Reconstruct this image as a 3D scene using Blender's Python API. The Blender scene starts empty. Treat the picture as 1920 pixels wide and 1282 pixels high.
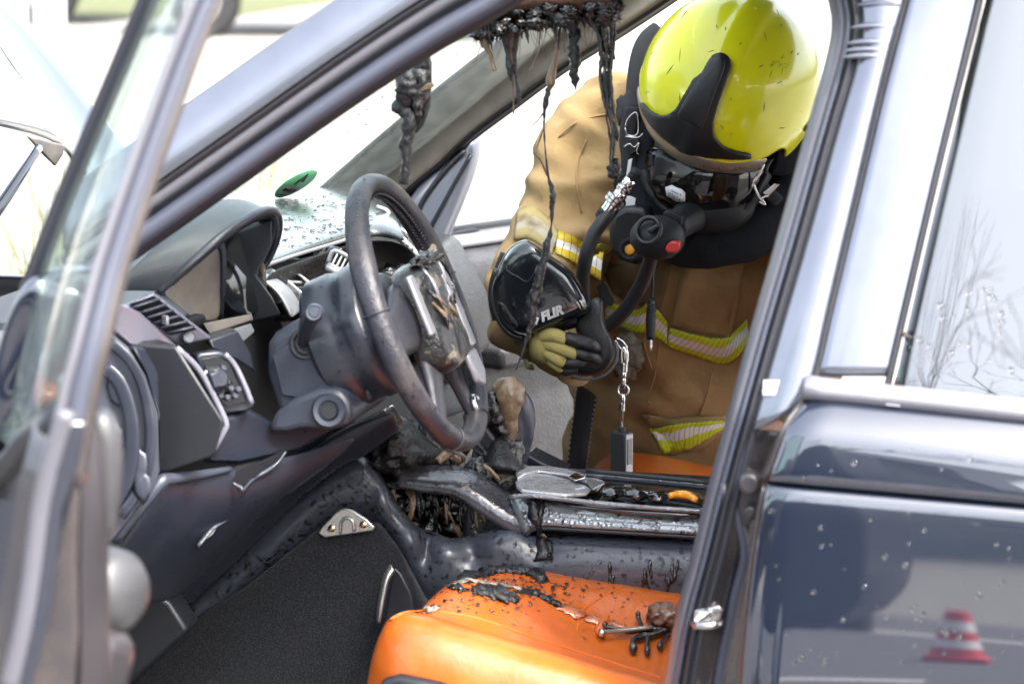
import bpy, bmesh, math, random
import numpy as np
from mathutils import Vector, Matrix, noise
from mathutils.bvhtree import BVHTree
random.seed(7)
R = math.radians
sc = bpy.context.scene
COL = sc.collection

# ------------------------------------------------------------------ camera
# car frame: +x = front of the car, +y = driver's (left) side, z up; metres
PW, PH, FPX = 1920, 1282, 4970.0
YAW, PIT = R(14.0), R(9.92)
FW = Vector((math.sin(YAW) * math.cos(PIT), -math.cos(YAW) * math.cos(PIT), -math.sin(PIT)))
RT = FW.cross(Vector((0, 0, 1))).normalized()
UP = RT.cross(FW)
CAM = Vector((0, .38, .98)) - (FW + (785 - PW / 2) / FPX * RT - (585 - PH / 2) / FPX * UP) * 3.5
cd = bpy.data.cameras.new('camera')
cam = bpy.data.objects.new('camera', cd)
COL.objects.link(cam)
cam.matrix_world = Matrix(((RT.x, UP.x, -FW.x, CAM.x), (RT.y, UP.y, -FW.y, CAM.y), (RT.z, UP.z, -FW.z, CAM.z), (0, 0, 0, 1)))
cd.sensor_width = 36.0
cd.lens = FPX / PW * 36.0
cd.clip_start, cd.clip_end = .05, 2000
cd.dof.use_dof = True
cd.dof.focus_distance = 3.95
cd.dof.aperture_fstop = 5.6
sc.camera = cam

# ------------------------------------------------------------------ world, sun, exposure
SUN_DIR = Vector((-.62, .50, 1.0)).normalized()      # towards the sun
wd = bpy.data.worlds.new('World'); sc.world = wd; wd.use_nodes = True
nt = wd.node_tree; nt.nodes.clear()
wo = nt.nodes.new('ShaderNodeOutputWorld'); bg = nt.nodes.new('ShaderNodeBackground')
sky = nt.nodes.new('ShaderNodeTexSky'); sky.sky_type = 'NISHITA'; sky.sun_disc = False
sky.sun_elevation = math.asin(SUN_DIR.z); sky.sun_rotation = math.atan2(SUN_DIR.x, SUN_DIR.y)
sky.air_density, sky.dust_density, sky.ozone_density = 1.0, 5.0, 1.0
hs = nt.nodes.new('ShaderNodeHueSaturation'); hs.inputs['Saturation'].default_value = .5
bg.inputs['Strength'].default_value = .15
nt.links.new(sky.outputs[0], hs.inputs['Color']); nt.links.new(hs.outputs[0], bg.inputs[0]); nt.links.new(bg.outputs[0], wo.inputs[0])
sl = bpy.data.lights.new('sun', 'SUN'); sl.energy = 1.2; sl.angle = R(12); sl.color = (1, .95, .87)
so = bpy.data.objects.new('sun', sl); COL.objects.link(so)
so.rotation_euler = SUN_DIR.to_track_quat('Z', 'Y').to_euler(); so.location = (0, 0, 8)
vs = sc.view_settings
vs.view_transform = 'Standard'; vs.look = 'None'; vs.gamma = 1; vs.exposure = 2.85; vs.use_curve_mapping = False
sc.cycles.max_bounces = 10; sc.cycles.transparent_max_bounces = 16; sc.cycles.transmission_bounces = 8
sc.cycles.sample_clamp_indirect = 6
sc.cycles.use_denoising = True
sc.cycles.caustics_reflective = False; sc.cycles.caustics_refractive = False

# ------------------------------------------------------------------ pixel -> space helpers (photograph pixels, 1920 x 1282)
def ray(px, py):
    px, py = float(px), float(py)
    return FW + (px - PW / 2) / FPX * RT - (py - PH / 2) / FPX * UP
def at(px, py, y=None, x=None, z=None, d=None):
    y = None if y is None else float(y)
    v = ray(px, py)
    if y is not None: t = (y - CAM.y) / v.y
    elif x is not None: t = (x - CAM.x) / v.x
    elif z is not None: t = (z - CAM.z) / v.z
    else: t = d
    return CAM + v * t
def onplane(px, py, p0, n):
    v = ray(px, py)
    return CAM + v * ((p0 - CAM).dot(n) / v.dot(n))
def proj(p):
    d = p - CAM; w = d.dot(FW)
    return (PW / 2 + FPX * d.dot(RT) / w, PH / 2 - FPX * d.dot(UP) / w, w)
def yside(z):                                   # outer skin of the car's flank
    return .84 if z < .95 else .84 - (z - .95) * .30
def atside(px, py, inset=0.0, far=False):
    y = .8
    for _ in range(8):
        p = at(px, py, y=(-1 if far else 1) * y)
        y = yside(p.z) - inset
    return at(px, py, y=(-1 if far else 1) * y)

# ------------------------------------------------------------------ mesh helpers
def V(*a): return Vector(a)
def catmull(pts, n, closed=False):
    """n samples per segment through pts (tuples of any length)."""
    P = [np.array(p, float) for p in pts]; out = []; m = len(P)
    segs = m if closed else m - 1
    for i in range(segs):
        if closed: a, b, c, d = P[(i - 1) % m], P[i], P[(i + 1) % m], P[(i + 2) % m]
        else:
            b, c = P[i], P[i + 1]
            a = P[i - 1] if i else 2 * b - c
            d = P[i + 2] if i + 2 < m else 2 * c - b
        for k in range(n):
            t = k / n
            out.append(.5 * ((2 * b) + (-a + c) * t + (2 * a - 5 * b + 4 * c - d) * t * t + (-a + 3 * b - 3 * c + d) * t ** 3))
    if not closed: out.append(P[-1])
    return out
def resample(poly, n):
    """n points evenly spaced along a smoothed polyline."""
    q = catmull(poly, 10); q = np.array(q)
    L = np.concatenate([[0], np.cumsum(np.linalg.norm(np.diff(q[:, :2], axis=0), axis=1))])
    t = np.linspace(0, L[-1], n)
    return [tuple(np.interp(s, L, q[:, k]) for k in range(q.shape[1])) for s in t]
def link(o, parent):
    COL.objects.link(o)
    if parent is not None:
        o.parent = parent
        o.matrix_parent_inverse = Matrix.Translation(-Vector(parent.get('_org', (0, 0, 0))))
    return o
def mk(name, verts, faces, mat, parent=None, smooth=True, sub=0, bevel=None, solid=None, uvs=None, auto=None, off=0.0):
    me = bpy.data.meshes.new(name)
    me.from_pydata([tuple(v) for v in verts], [], faces); me.validate(); me.update()
    if uvs is not None:
        uv = me.uv_layers.new(name='UVMap')
        for l in me.loops: uv.data[l.index].uv = uvs[l.vertex_index]
    bm = bmesh.new(); bm.from_mesh(me)
    if solid is None: bmesh.ops.recalc_face_normals(bm, faces=bm.faces)
    bm.to_mesh(me); bm.free()
    for p in me.polygons: p.use_smooth = smooth
    if mat is not None: me.materials.append(MAT[mat] if isinstance(mat, str) else mat)
    o = bpy.data.objects.new(name, me); link(o, parent)
    if solid:
        m = o.modifiers.new('solid', 'SOLIDIFY'); m.thickness = solid; m.offset = off
    if bevel:
        m = o.modifiers.new('bevel', 'BEVEL'); m.width = bevel; m.segments = 3; m.limit_method = 'ANGLE'; m.angle_limit = R(32)
        if smooth: m.harden_normals = False
    if sub:
        m = o.modifiers.new('sub', 'SUBSURF'); m.levels = sub; m.render_levels = sub
    if auto and smooth:
        sharpen(me, auto)
    return o
def sharpen(me, deg):
    bm = bmesh.new(); bm.from_mesh(me)
    for e in bm.edges:
        if len(e.link_faces) == 2 and e.calc_face_angle(0) > R(deg): e.smooth = False
    bm.to_mesh(me); bm.free()
def gridf(nr, nc, wrapc=False):
    f = []
    for i in range(nr - 1):
        for j in range(nc if wrapc else nc - 1):
            k = (j + 1) % nc
            f.append((i * nc + j, i * nc + k, (i + 1) * nc + k, (i + 1) * nc + j))
    return f
def grid(name, rows, mat, parent=None, sub=2, solid=.004, off=-1.0, uv=False, **k):
    nr, nc = len(rows), len(rows[0])
    v = [p for r in rows for p in r]
    uvs = [(j / (nc - 1), i / (nr - 1)) for i in range(nr) for j in range(nc)] if uv else None
    return mk(name, v, gridf(nr, nc), mat, parent, sub=sub, solid=solid, uvs=uvs, off=off, **k)
def loft(name, rings, mat, parent=None, sub=1, caps=True, **k):
    nr, nc = len(rings), len(rings[0])
    v = [p for r in rings for p in r]; f = gridf(nr, nc, True)
    if caps:
        f.append(tuple(range(nc))[::-1]); f.append(tuple((nr - 1) * nc + j for j in range(nc)))
    return mk(name, v, f, mat, parent, sub=sub, **k)
def frames(P):
    T = []
    for i in range(len(P)):
        a = P[max(i - 1, 0)]; b = P[min(i + 1, len(P) - 1)]
        t = (b - a); T.append(t.normalized() if t.length > 1e-9 else Vector((0, 0, 1)))
    n = T[0].orthogonal().normalized(); N = [n]
    for i in range(1, len(P)):
        n = N[-1] - T[i] * N[-1].dot(T[i])
        n = n.normalized() if n.length > 1e-6 else T[i].orthogonal().normalized()
        N.append(n)
    return T, N, [T[i].cross(N[i]) for i in range(len(P))]
def tubegeo(pts, r, seg=10, n=4, rough=0, rs=60, seed=0, flat=1.0, fdir=None):
    """tube through pts; r scalar or one per point; flat squashes along fdir."""
    if not hasattr(r, '__len__'): r = [r] * len(pts)
    q = catmull([(*p, rr) for p, rr in zip(pts, r)], n) if n > 1 else [np.array((*p, rr)) for p, rr in zip(pts, r)]
    P = [Vector(a[:3]) for a in q]; T, N, B = frames(P); v = []
    for i, p in enumerate(P):
        rr = max(q[i][3], .0002)
        for j in range(seg):
            a = 2 * math.pi * j / seg
            d = N[i] * math.cos(a) + B[i] * math.sin(a)
            s = rr
            if rough: s *= 1 + rough * noise.noise((p + d * rr) * rs + Vector((seed, seed * .7, 0)))
            o = d * s
            if fdir is not None: o -= fdir * (o.dot(fdir) * (1 - flat))
            v.append(p + o)
    f = gridf(len(P), seg, True)
    f.append(tuple(range(seg))[::-1]); f.append(tuple((len(P) - 1) * seg + j for j in range(seg)))
    return v, f
def tube(name, pts, r, mat, parent=None, sub=0, **k):
    v, f = tubegeo(pts, r, **k)
    return mk(name, v, f, mat, parent, sub=sub)
def multi(geos):
    v, f = [], []
    for a, b in geos:
        o = len(v); v += list(a); f += [tuple(i + o for i in q) for q in b]
    return v, f
def slabgeo(out, vec):
    n = len(out); v = [p for p in out] + [p + vec for p in out]
    f = [tuple(range(n)), tuple(range(n, 2 * n))[::-1]] + [(i, i + n, (i + 1) % n + n, (i + 1) % n) for i in range(n)]
    return v, f
def slab(name, out, vec, mat, parent=None, bevel=.002, smooth=True, **k):
    v, f = slabgeo(out, vec)
    return mk(name, v, f, mat, parent, bevel=bevel, smooth=smooth, auto=40, **k)
def boxgeo(c, ax, ay, az):
    v = [c + ax * i + ay * j + az * k for i in (-1, 1) for j in (-1, 1) for k in (-1, 1)]
    return v, [(0, 1, 3, 2), (4, 6, 7, 5), (0, 4, 5, 1), (2, 3, 7, 6), (0, 2, 6, 4), (1, 5, 7, 3)]
def box(name, c, ax, ay, az, mat, parent=None, bevel=.002, **k):
    v, f = boxgeo(c, ax, ay, az)
    return mk(name, v, f, mat, parent, bevel=bevel, auto=40, **k)
def lathegeo(c, axis, prof, seg=32):
    axis = axis.normalized(); a = axis.orthogonal().normalized(); b = axis.cross(a); v = []
    for r, h in prof:
        for j in range(seg):
            t = 2 * math.pi * j / seg
            v.append(c + axis * h + (a * math.cos(t) + b * math.sin(t)) * max(r, 1e-5))
    f = gridf(len(prof), seg, True)
    f.append(tuple(range(seg))[::-1]); f.append(tuple((len(prof) - 1) * seg + j for j in range(seg)))
    return v, f
def lathe(name, c, axis, prof, mat, parent=None, seg=32, **k):
    v, f = lathegeo(c, axis, prof, seg)
    return mk(name, v, f, mat, parent, auto=k.pop('auto', 40), **k)
def torusgeo(c, axis, Rr, r, seg=40, s2=10, e=1.0):
    axis = axis.normalized(); a = axis.orthogonal().normalized(); b = axis.cross(a); v = []
    for i in range(seg):
        t = 2 * math.pi * i / seg; d = a * math.cos(t) + b * math.sin(t)
        for j in range(s2):
            u = 2 * math.pi * j / s2
            v.append(c + d * (Rr + r * math.cos(u)) + axis * (r * e * math.sin(u)))
    f = [(i * s2 + j, i * s2 + (j + 1) % s2, ((i + 1) % seg) * s2 + (j + 1) % s2, ((i + 1) % seg) * s2 + j) for i in range(seg) for j in range(s2)]
    return v, f
_ico = {}
def icogeo(level):
    if level not in _ico:
        bm = bmesh.new(); bmesh.ops.create_icosphere(bm, subdivisions=level, radius=1)
        _ico[level] = ([v.co.copy() for v in bm.verts], [tuple(v.index for v in f.verts) for f in bm.faces]); bm.free()
    return _ico[level]
def lumpgeo(c, rad, amp=.35, fs=2.2, seed=0, level=3, rot=None):
    v0, f = icogeo(level); v = []
    for p in v0:
        n = noise.fractal(p * fs + Vector((seed * 3.1, seed, 0)), 1.0, 2.0, 4)
        q = p * (1 + amp * n)
        q = Vector((q.x * rad[0], q.y * rad[1], q.z * rad[2]))
        if rot is not None: q = rot @ q
        v.append(c + q)
    return v, list(f)
def lump(name, c, rad, mat, parent=None, **k):
    v, f = lumpgeo(c, rad, **k); return mk(name, v, f, mat, parent)
def rowband(ea, eb, n, m, fa, fb, bulge=0.0, fn=None):
    """rows of points between two pixel polylines; fn(px,py,inset) places them, bulging outwards in the middle."""
    A, B = resample(ea, n), resample(eb, n); rows = []
    for i in range(m):
        t = i / (m - 1)
        ins = fa + (fb - fa) * t - bulge * math.sin(math.pi * t)
        rows.append([fn(A[j][0] + (B[j][0] - A[j][0]) * t, A[j][1] + (B[j][1] - A[j][1]) * t, ins) for j in range(n)])
    return rows
def band(name, ea, eb, mat, parent, fa=0, fb=0, bulge=0.0, n=40, m=6, fn=atside, solid=.006, sub=0, **k):
    return grid(name, rowband(ea, eb, n, m, fa, fb, bulge, fn), mat, parent, sub=sub, solid=solid, **k)
def bvh_of(*objs):
    dg = bpy.context.evaluated_depsgraph_get(); v, f = [], []
    for o in objs:
        e = o.evaluated_get(dg); me = e.to_mesh(); n = len(v)
        v += [tuple(x.co) for x in me.vertices]; f += [tuple(i + n for i in p.vertices) for p in me.polygons]
        e.to_mesh_clear()
    return BVHTree.FromPolygons(v, f)
def hit(b, px, py, off=0.0, dflt=4.2):
    v = ray(px, py).normalized(); l, n, i, d = b.ray_cast(CAM, v, 20)
    if l is None:
        l, n, i, d = b.find_nearest(CAM + v * dflt); l = CAM + v * (l - CAM).dot(v)
        n = -v
    if n.dot(v) > 0: n = -n
    return l + n * off, n
def decal(name, b, ea, eb, mat, parent, nu=30, nv=5, off=.003, solid=.002, sub=0, dflt=4.2, uvs=1.0, wob=0, **k):
    A, B = resample(ea, nu), resample(eb, nu); rows = []
    for i in range(nv):
        t = i / (nv - 1)
        rows.append([hit(b, A[j][0] + (B[j][0] - A[j][0]) * t, A[j][1] + (B[j][1] - A[j][1]) * t, off, dflt)[0] for j in range(nu)])
    v = [p for r in rows for p in r]
    return mk(name, v, gridf(nv, nu), mat, parent, sub=sub, solid=solid, off=0.0,
              uvs=[(uvs * j / (nu - 1), i / (nv - 1)) for i in range(nv) for j in range(nu)], **k)
def inpoly(x, y, P):
    c = False; j = len(P) - 1
    for i in range(len(P)):
        if (P[i][1] > y) != (P[j][1] > y) and x < (P[j][0] - P[i][0]) * (y - P[i][1]) / (P[j][1] - P[i][1]) + P[i][0]: c = not c
        j = i
    return c
def dropgeo(p, n, r, h=.45):
    a = n.orthogonal().normalized(); b = n.cross(a); v = []
    for rr, hh in ((1, -.05), (.8, .55), (.42, .9)):
        for j in range(7):
            t = 2 * math.pi * j / 7; v.append(p + (a * math.cos(t) + b * math.sin(t)) * r * rr + n * r * h * hh)
    v.append(p + n * r * h); f = gridf(3, 7, True) + [(14 + j, 14 + (j + 1) % 7, 21) for j in range(7)]
    return v, f
def droplets(name, b, poly, n, rmin, rmax, mat, parent, seed=1, dflt=4):
    """beads of water lying on a surface, a fine scatter nobody could count"""
    rg = random.Random(seed); xs = [p[0] for p in poly]; ys = [p[1] for p in poly]; G = []
    k = 0
    while len(G) < n and k < n * 20:
        k += 1
        x, y = rg.uniform(min(xs), max(xs)), rg.uniform(min(ys), max(ys))
        if not inpoly(x, y, poly): continue
        v = ray(x, y).normalized(); l, nn, i, d = b.ray_cast(CAM, v, 20)
        if l is None: continue
        if nn.dot(v) > 0: nn = -nn
        if rg.random() < .3: nn = nn
        G.append(dropgeo(l, nn, 1.3 * (rmin + (rmax - rmin) * rg.random() ** 2.0)))
    if not G: return None
    v, f = multi(G); o = mk(name, v, f, mat, parent); o['kind'] = 'stuff'; return o
def root(name, label, cat, loc, group=None):
    o = bpy.data.objects.new(name, None); COL.objects.link(o); o.location = loc; o['_org'] = tuple(loc)
    o.empty_display_size = .1; o['label'] = label; o['category'] = cat
    if group: o['group'] = group
    return o
def tag(o, label, cat, group=None, kind=None):
    o['label'] = label; o['category'] = cat
    if group: o['group'] = group
    if kind: o['kind'] = kind
    return o
def text(name, body, size, mat, parent, origin, xa, ya, extrude=.0006, shear=0.0, curve=None, align='CENTER', xs=1.0, off=0.0):
    cu = bpy.data.curves.new(name, 'FONT'); cu.body = body; cu.size = size; cu.align_x = align; cu.align_y = 'CENTER'; cu.extrude = extrude; cu.shear = shear; cu.offset = off
    t = bpy.data.objects.new(name, cu); COL.objects.link(t)
    bpy.context.view_layer.update()
    dg = bpy.context.evaluated_depsgraph_get(); me = bpy.data.meshes.new_from_object(t.evaluated_get(dg))
    bpy.data.objects.remove(t); bpy.data.curves.remove(cu)
    xa, ya = xa.normalized(), ya.normalized(); za = xa.cross(ya)
    for v in me.vertices:
        p = origin + xa * v.co.x * xs + ya * v.co.y + za * v.co.z
        v.co = curve(p) if curve else p
    me.materials.clear(); me.materials.append(MAT[mat])
    return link(bpy.data.objects.new(name, me), parent)

# ------------------------------------------------------------------ materials
MAT = {}
def mat(name, col, rough=.5, metal=0.0, coat=0.0, spec=.5, var=None, bump=None, drops=None, rvar=None, sheen=0.0, trans=0.0, ior=1.45, weave=None, scratch=None, crough=.04):
    """Principled material; var=(colour2, scale, lo, hi[, detail]) mottling, bump=(scale, distance), drops=(scale, distance) wet beads"""
    m = bpy.data.materials.new(name); m.use_nodes = True; t = m.node_tree; N, L = t.nodes, t.links
    b = N['Principled BSDF']; b.inputs['Base Color'].default_value = (*col, 1); b.inputs['Roughness'].default_value = rough
    b.inputs['Metallic'].default_value = metal; b.inputs['Coat Weight'].default_value = coat; b.inputs['Coat Roughness'].default_value = crough
    b.inputs['Specular IOR Level'].default_value = spec; b.inputs['Sheen Weight'].default_value = sheen
    b.inputs['Transmission Weight'].default_value = trans; b.inputs['IOR'].default_value = ior
    tc = N.new('ShaderNodeTexCoord')
    def nz(scale, detail=6.0, rgh=.6):
        n = N.new('ShaderNodeTexNoise'); n.inputs['Scale'].default_value = scale; n.inputs['Detail'].default_value = detail; n.inputs['Roughness'].default_value = rgh
        L.new(tc.outputs['Object'], n.inputs['Vector']); return n
    def ramp(src, lo, hi, a=0.0, z=1.0):
        r = N.new('ShaderNodeMapRange'); r.inputs[1].default_value = lo; r.inputs[2].default_value = hi; r.inputs[3].default_value = a; r.inputs[4].default_value = z
        L.new(src, r.inputs[0]); return r.outputs[0]
    cin = None
    if var:
        mx = N.new('ShaderNodeMix'); mx.data_type = 'RGBA'
        mx.inputs[6].default_value = (*col, 1); mx.inputs[7].default_value = (*var[0], 1)
        L.new(ramp(nz(var[1], var[4] if len(var) > 4 else 6).outputs[0], var[2], var[3]), mx.inputs[0]); cin = mx.outputs[2]
    if scratch:
        mx = N.new('ShaderNodeMix'); mx.data_type = 'RGBA'; mx.inputs[7].default_value = (*scratch[0], 1)
        if cin: L.new(cin, mx.inputs[6])
        else: mx.inputs[6].default_value = (*col, 1)
        mp = N.new('ShaderNodeMapping'); mp.inputs['Scale'].default_value = (scratch[1], scratch[1] * .12, scratch[1]); mp.inputs['Rotation'].default_value = (.5, .3, .8)
        L.new(tc.outputs['Object'], mp.inputs[0]); n = nz(1, 8, .65); L.new(mp.outputs[0], n.inputs['Vector'])
        L.new(ramp(n.outputs[0], scratch[2], scratch[2] + .05), mx.inputs[0]); cin = mx.outputs[2]
    if cin: L.new(cin, b.inputs['Base Color'])
    if rvar: L.new(ramp(nz(rvar[0]).outputs[0], .35, .65, rvar[1], rvar[2]), b.inputs['Roughness'])
    nrm = None
    def addb(h, dist, strength=1.0):
        nonlocal nrm
        bp = N.new('ShaderNodeBump'); bp.inputs['Distance'].default_value = dist; bp.inputs['Strength'].default_value = strength
        L.new(h, bp.inputs['Height'])
        if nrm: L.new(nrm, bp.inputs['Normal'])
        nrm = bp.outputs[0]
    if bump: addb(nz(bump[0], bump[2] if len(bump) > 2 else 4).outputs[0], bump[1])
    if weave:
        w = N.new('ShaderNodeTexVoronoi'); w.inputs['Scale'].default_value = weave[0]; w.inputs['Randomness'].default_value = .35
        L.new(tc.outputs['Object'], w.inputs['Vector']); addb(w.outputs['Distance'], weave[1])
    if drops:
        w = N.new('ShaderNodeTexVoronoi'); w.inputs['Scale'].default_value = drops[0]
        L.new(tc.outputs['Object'], w.inputs['Vector'])
        addb(ramp(w.outputs['Distance'], .42, .12), drops[1])
    if nrm:
        L.new(nrm, b.inputs['Normal'])
        if coat: L.new(nrm, b.inputs['Coat Normal'])
    MAT[name] = m; return m
def glassmat(name, tint, refl=1.0, rough=0.0, film=None, bump=None):
    m = bpy.data.materials.new(name); m.use_nodes = True; t = m.node_tree; N, L = t.nodes, t.links; N.clear()
    o = N.new('ShaderNodeOutputMaterial'); tr = N.new('ShaderNodeBsdfTransparent'); tr.inputs[0].default_value = (*tint, 1)
    g = N.new('ShaderNodeBsdfGlossy'); g.inputs['Roughness'].default_value = rough; g.inputs[0].default_value = (1, 1, 1, 1)
    lw = N.new('ShaderNodeLayerWeight'); lw.inputs[0].default_value = .5; mx = N.new('ShaderNodeMixShader')
    pw = N.new('ShaderNodeMath'); pw.operation = 'POWER'; pw.inputs[1].default_value = 5; L.new(lw.outputs['Facing'], pw.inputs[0])   # Schlick, the same from both sides of the sheet
    ma = N.new('ShaderNodeMath'); ma.operation = 'MULTIPLY_ADD'; ma.inputs[1].default_value = .5; ma.inputs[2].default_value = .03 * refl; L.new(pw.outputs[0], ma.inputs[0])
    L.new(ma.outputs[0], mx.inputs[0]); L.new(tr.outputs[0], mx.inputs[1]); L.new(g.outputs[0], mx.inputs[2])
    out = mx.outputs[0]
    tc = N.new('ShaderNodeTexCoord')
    if film:      # a thin film of water, soot and dust: (colour, amount, noise scale)
        d = N.new('ShaderNodeBsdfDiffuse'); d.inputs[0].default_value = (*film[0], 1)
        tl = N.new('ShaderNodeBsdfTranslucent'); tl.inputs[0].default_value = (*film[0], 1)
        ad = N.new('ShaderNodeMixShader'); L.new(d.outputs[0], ad.inputs[1]); L.new(tl.outputs[0], ad.inputs[2])
        n = N.new('ShaderNodeTexNoise'); n.inputs['Scale'].default_value = film[2]; n.inputs['Detail'].default_value = 8
        L.new(tc.outputs['Object'], n.inputs['Vector'])
        r = N.new('ShaderNodeMapRange'); r.inputs[1].default_value = .3; r.inputs[2].default_value = .75; r.inputs[3].default_value = film[1] * .4; r.inputs[4].default_value = film[1]
        L.new(n.outputs[0], r.inputs[0]); m2 = N.new('ShaderNodeMixShader')
        L.new(r.outputs[0], m2.inputs[0]); L.new(out, m2.inputs[1]); L.new(ad.outputs[0], m2.inputs[2]); out = m2.outputs[0]
    L.new(out, o.inputs[0]); MAT[name] = m; return m
# ------------------------------------------------------------------ material library
mat('mirror_sky_lit', (.17, .19, .24), .30, .25, coat=.6)  # far mirror's paint made lighter, as if lit by the sky
mat('paint', (.003, .0060, .015), .30, .0, coat=1.0, spec=.5, crough=.015)
MAT['paint'].node_tree.nodes['Principled BSDF'].inputs['Coat IOR'].default_value = 2.0
mat('paint_sky_lit', (.15, .16, .19), .24, .75, coat=1.0, var=((.125, .135, .165), 12, .4, .7))  # lighter copy of the body paint, sky reflection put into its colour
mat('paint_jamb', (.034, .030, .034), .38, .1, coat=.2, var=((.022, .020, .022), 8, .4, .65))
mat('paint_jamb_brown', (.085, .07, .065), .2, .45, coat=1.0, var=((.04, .036, .04), 9, .4, .62))
mat('rubber', (.016, .017, .022), .42, bump=(300, .0004))
mat('rubber_grey', (.045, .05, .07), .36, bump=(260, .0005))
mat('seal_sheen', (.09, .09, .105), .30, bump=(180, .0004))
mat('trim_olive', (.15, .14, .12), .62, var=((.09, .082, .072), 16, .35, .7), bump=(700, .0003))
mat('plastic', (.014, .017, .026), .33, coat=.25, crough=.12, var=((.030, .032, .040), 7, .52, .80, 8), bump=(420, .00025), rvar=(14, .25, .45))
mat('plastic_dark', (.008, .009, .012), .42, bump=(320, .0003))
mat('plastic_blue', (.028, .033, .047), .36, coat=.2, crough=.15, var=((.045, .046, .054), 8, .52, .80, 8), bump=(420, .0003), rvar=(10, .3, .48))
mat('plastic_wet', (.040, .045, .060), .30, coat=.35, crough=.10, bump=(500, .00025), rvar=(12, .22, .42))
mat('dash_top', (.05, .055, .056), .22, spec=.8, coat=1.0, bump=(420, .0002), rvar=(22, .15, .32), crough=.08)
mat('hood', (.034, .041, .048), .40, var=((.045, .048, .052), 6, .5, .8, 8), bump=(300, .0006), rvar=(8, .32, .5))
mat('cluster', (.14, .12, .10), .42, var=((.07, .065, .07), 15, .35, .62), bump=(60, .001))
mat('silver', (.30, .30, .33), .34, .55, bump=(400, .0002), rvar=(20, .28, .45))
mat('trim_lav', (.20, .20, .25), .30, .35, coat=.3, bump=(400, .0002), rvar=(20, .25, .42))
mat('pod', (.050, .050, .053), .42, .2, coat=.2, var=((.030, .030, .033), 14, .4, .65), crough=.3)
mat('chrome', (.75, .75, .77), .10, 1.0)
mat('alloy', (.45, .44, .42), .30, .85, bump=(120, .0004))
mat('glossblack', (.006, .007, .009), .10, coat=1.0)
mat('char', (.0025, .0025, .003), .20, coat=.7, var=((.022, .018, .014), 90, .62, .80), bump=(130, .0030), crough=.1)
mat('char_matt', (.004, .004, .005), .38, coat=.25, bump=(170, .0032), var=((.020, .017, .015), 70, .58, .78), crough=.2)
mat('tar', (.0025, .003, .005), .28, coat=.35, bump=(190, .0026), rvar=(60, .15, .6), crough=.1)
mat('melt_tan', (.19, .13, .08), .30, coat=.3, var=((.10, .06, .03), 60, .45, .7), bump=(120, .002))
mat('melt_brown', (.12, .06, .035), .30, coat=.4, var=((.02, .015, .015), 30, .45, .7), bump=(60, .003))
mat('ash', (.23, .20, .165), .75, var=((.05, .045, .04), 60, .4, .6), bump=(150, .003))
mat('orange', (.40, .088, .008), .40, coat=.6, spec=.5, var=((.31, .057, .005), 9, .4, .68), bump=(120, .0005), rvar=(16, .30, .52), crough=.2)
mat('orange_wet', (.42, .15, .075), .16, coat=1.0, bump=(45, .0012))
mat('seam', (.45, .10, .012), .6)
mat('carpet', (.012, .013, .016), .95, spec=.12, var=((.048, .049, .060), 380, .45, .75, 4), bump=(500, .004, 8), sheen=.1)
mat('leather_black', (.020, .020, .026), .38, bump=(260, .0012), rvar=(18, .28, .5))
mat('wheel_worn', (.016, .017, .024), .36, var=((.052, .044, .044), 14, .5, .72, 9), bump=(240, .0012), rvar=(25, .28, .5))
mat('stitch', (.02, .02, .025), .6)
mat('water', (1, 1, 1), .0, trans=1.0, ior=1.33)
mat('screw', (.55, .42, .28), .25, 1.0)
mat('steel', (.48, .46, .45), .22, 1.0, bump=(150, .0003))
mat('door_card', (.042, .042, .046), .45, var=((.022, .022, .025), 26, .4, .68), bump=(320, .0008), drops=(120, .0007), coat=.3)
mat('white_print', (.6, .6, .6), .5)
mat('grey_print', (.36, .35, .34), .5, var=((.20, .19, .18), 60, .4, .6))
mat('black_print', (.01, .012, .012), .5)
mat('sticker_green', (.15, .47, .25), .5)
mat('amber', (.75, .33, .02), .35, coat=.5)
mat('jacket', (.385, .262, .125), .85, spec=.2, var=((.255, .162, .070), 6, .35, .68), weave=(900, .0012), bump=(24, .006, 5), sheen=.08)
mat('jacket_dark', (.13, .092, .047), .85, spec=.2, var=((.16, .11, .055), 20, .4, .65), weave=(900, .0014), bump=(30, .005))
mat('jacket_soot', (.18, .12, .058), .85, spec=.2, var=((.13, .105, .065), 10, .38, .66), weave=(900, .0012), bump=(24, .005))
mat('thread', (.30, .19, .09), .8)
mat('kevlar', (.40, .335, .12), .85, spec=.2, weave=(800, .0014), bump=(60, .002))
mat('glove_black', (.010, .011, .013), .40, bump=(160, .0016), rvar=(40, .3, .6))
mat('knit_black', (.010, .011, .015), .9, spec=.2, weave=(600, .0015), bump=(30, .004))
mat('strap', (.020, .021, .026), .75, weave=(700, .001))
mat('helmet_yellow', (.68, .67, .008), .22, coat=.6, var=((.58, .60, .006), 6, .4, .7), scratch=((.20, .24, .02), 26, .63), crough=.06, bump=(6, .001))
mat('helmet_black', (.007, .008, .010), .40, bump=(200, .0004))
mat('brow', (.27, .25, .21), .30, .4, coat=.6, var=((.26, .22, .18), 20, .4, .7))
mat('hose', (.011, .012, .016), .42, bump=(320, .0005))
mat('mask_rubber', (.008, .009, .012), .55, spec=.35, bump=(200, .0004))
mat('red', (.45, .020, .020), .35, coat=.3)
mat('skin', (.42, .24, .17), .55)
mat('skin_shadow', (.12, .05, .04), .6)
mat('flir_shell', (.007, .0085, .011), .15, coat=1.0, crough=.05, bump=(12, .0006), rvar=(18, .1, .22))
mat('flir_grip', (.012, .013, .015), .40, bump=(260, .0008))
mat('tag_case', (.030, .031, .035), .48, bump=(200, .0006))
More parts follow.
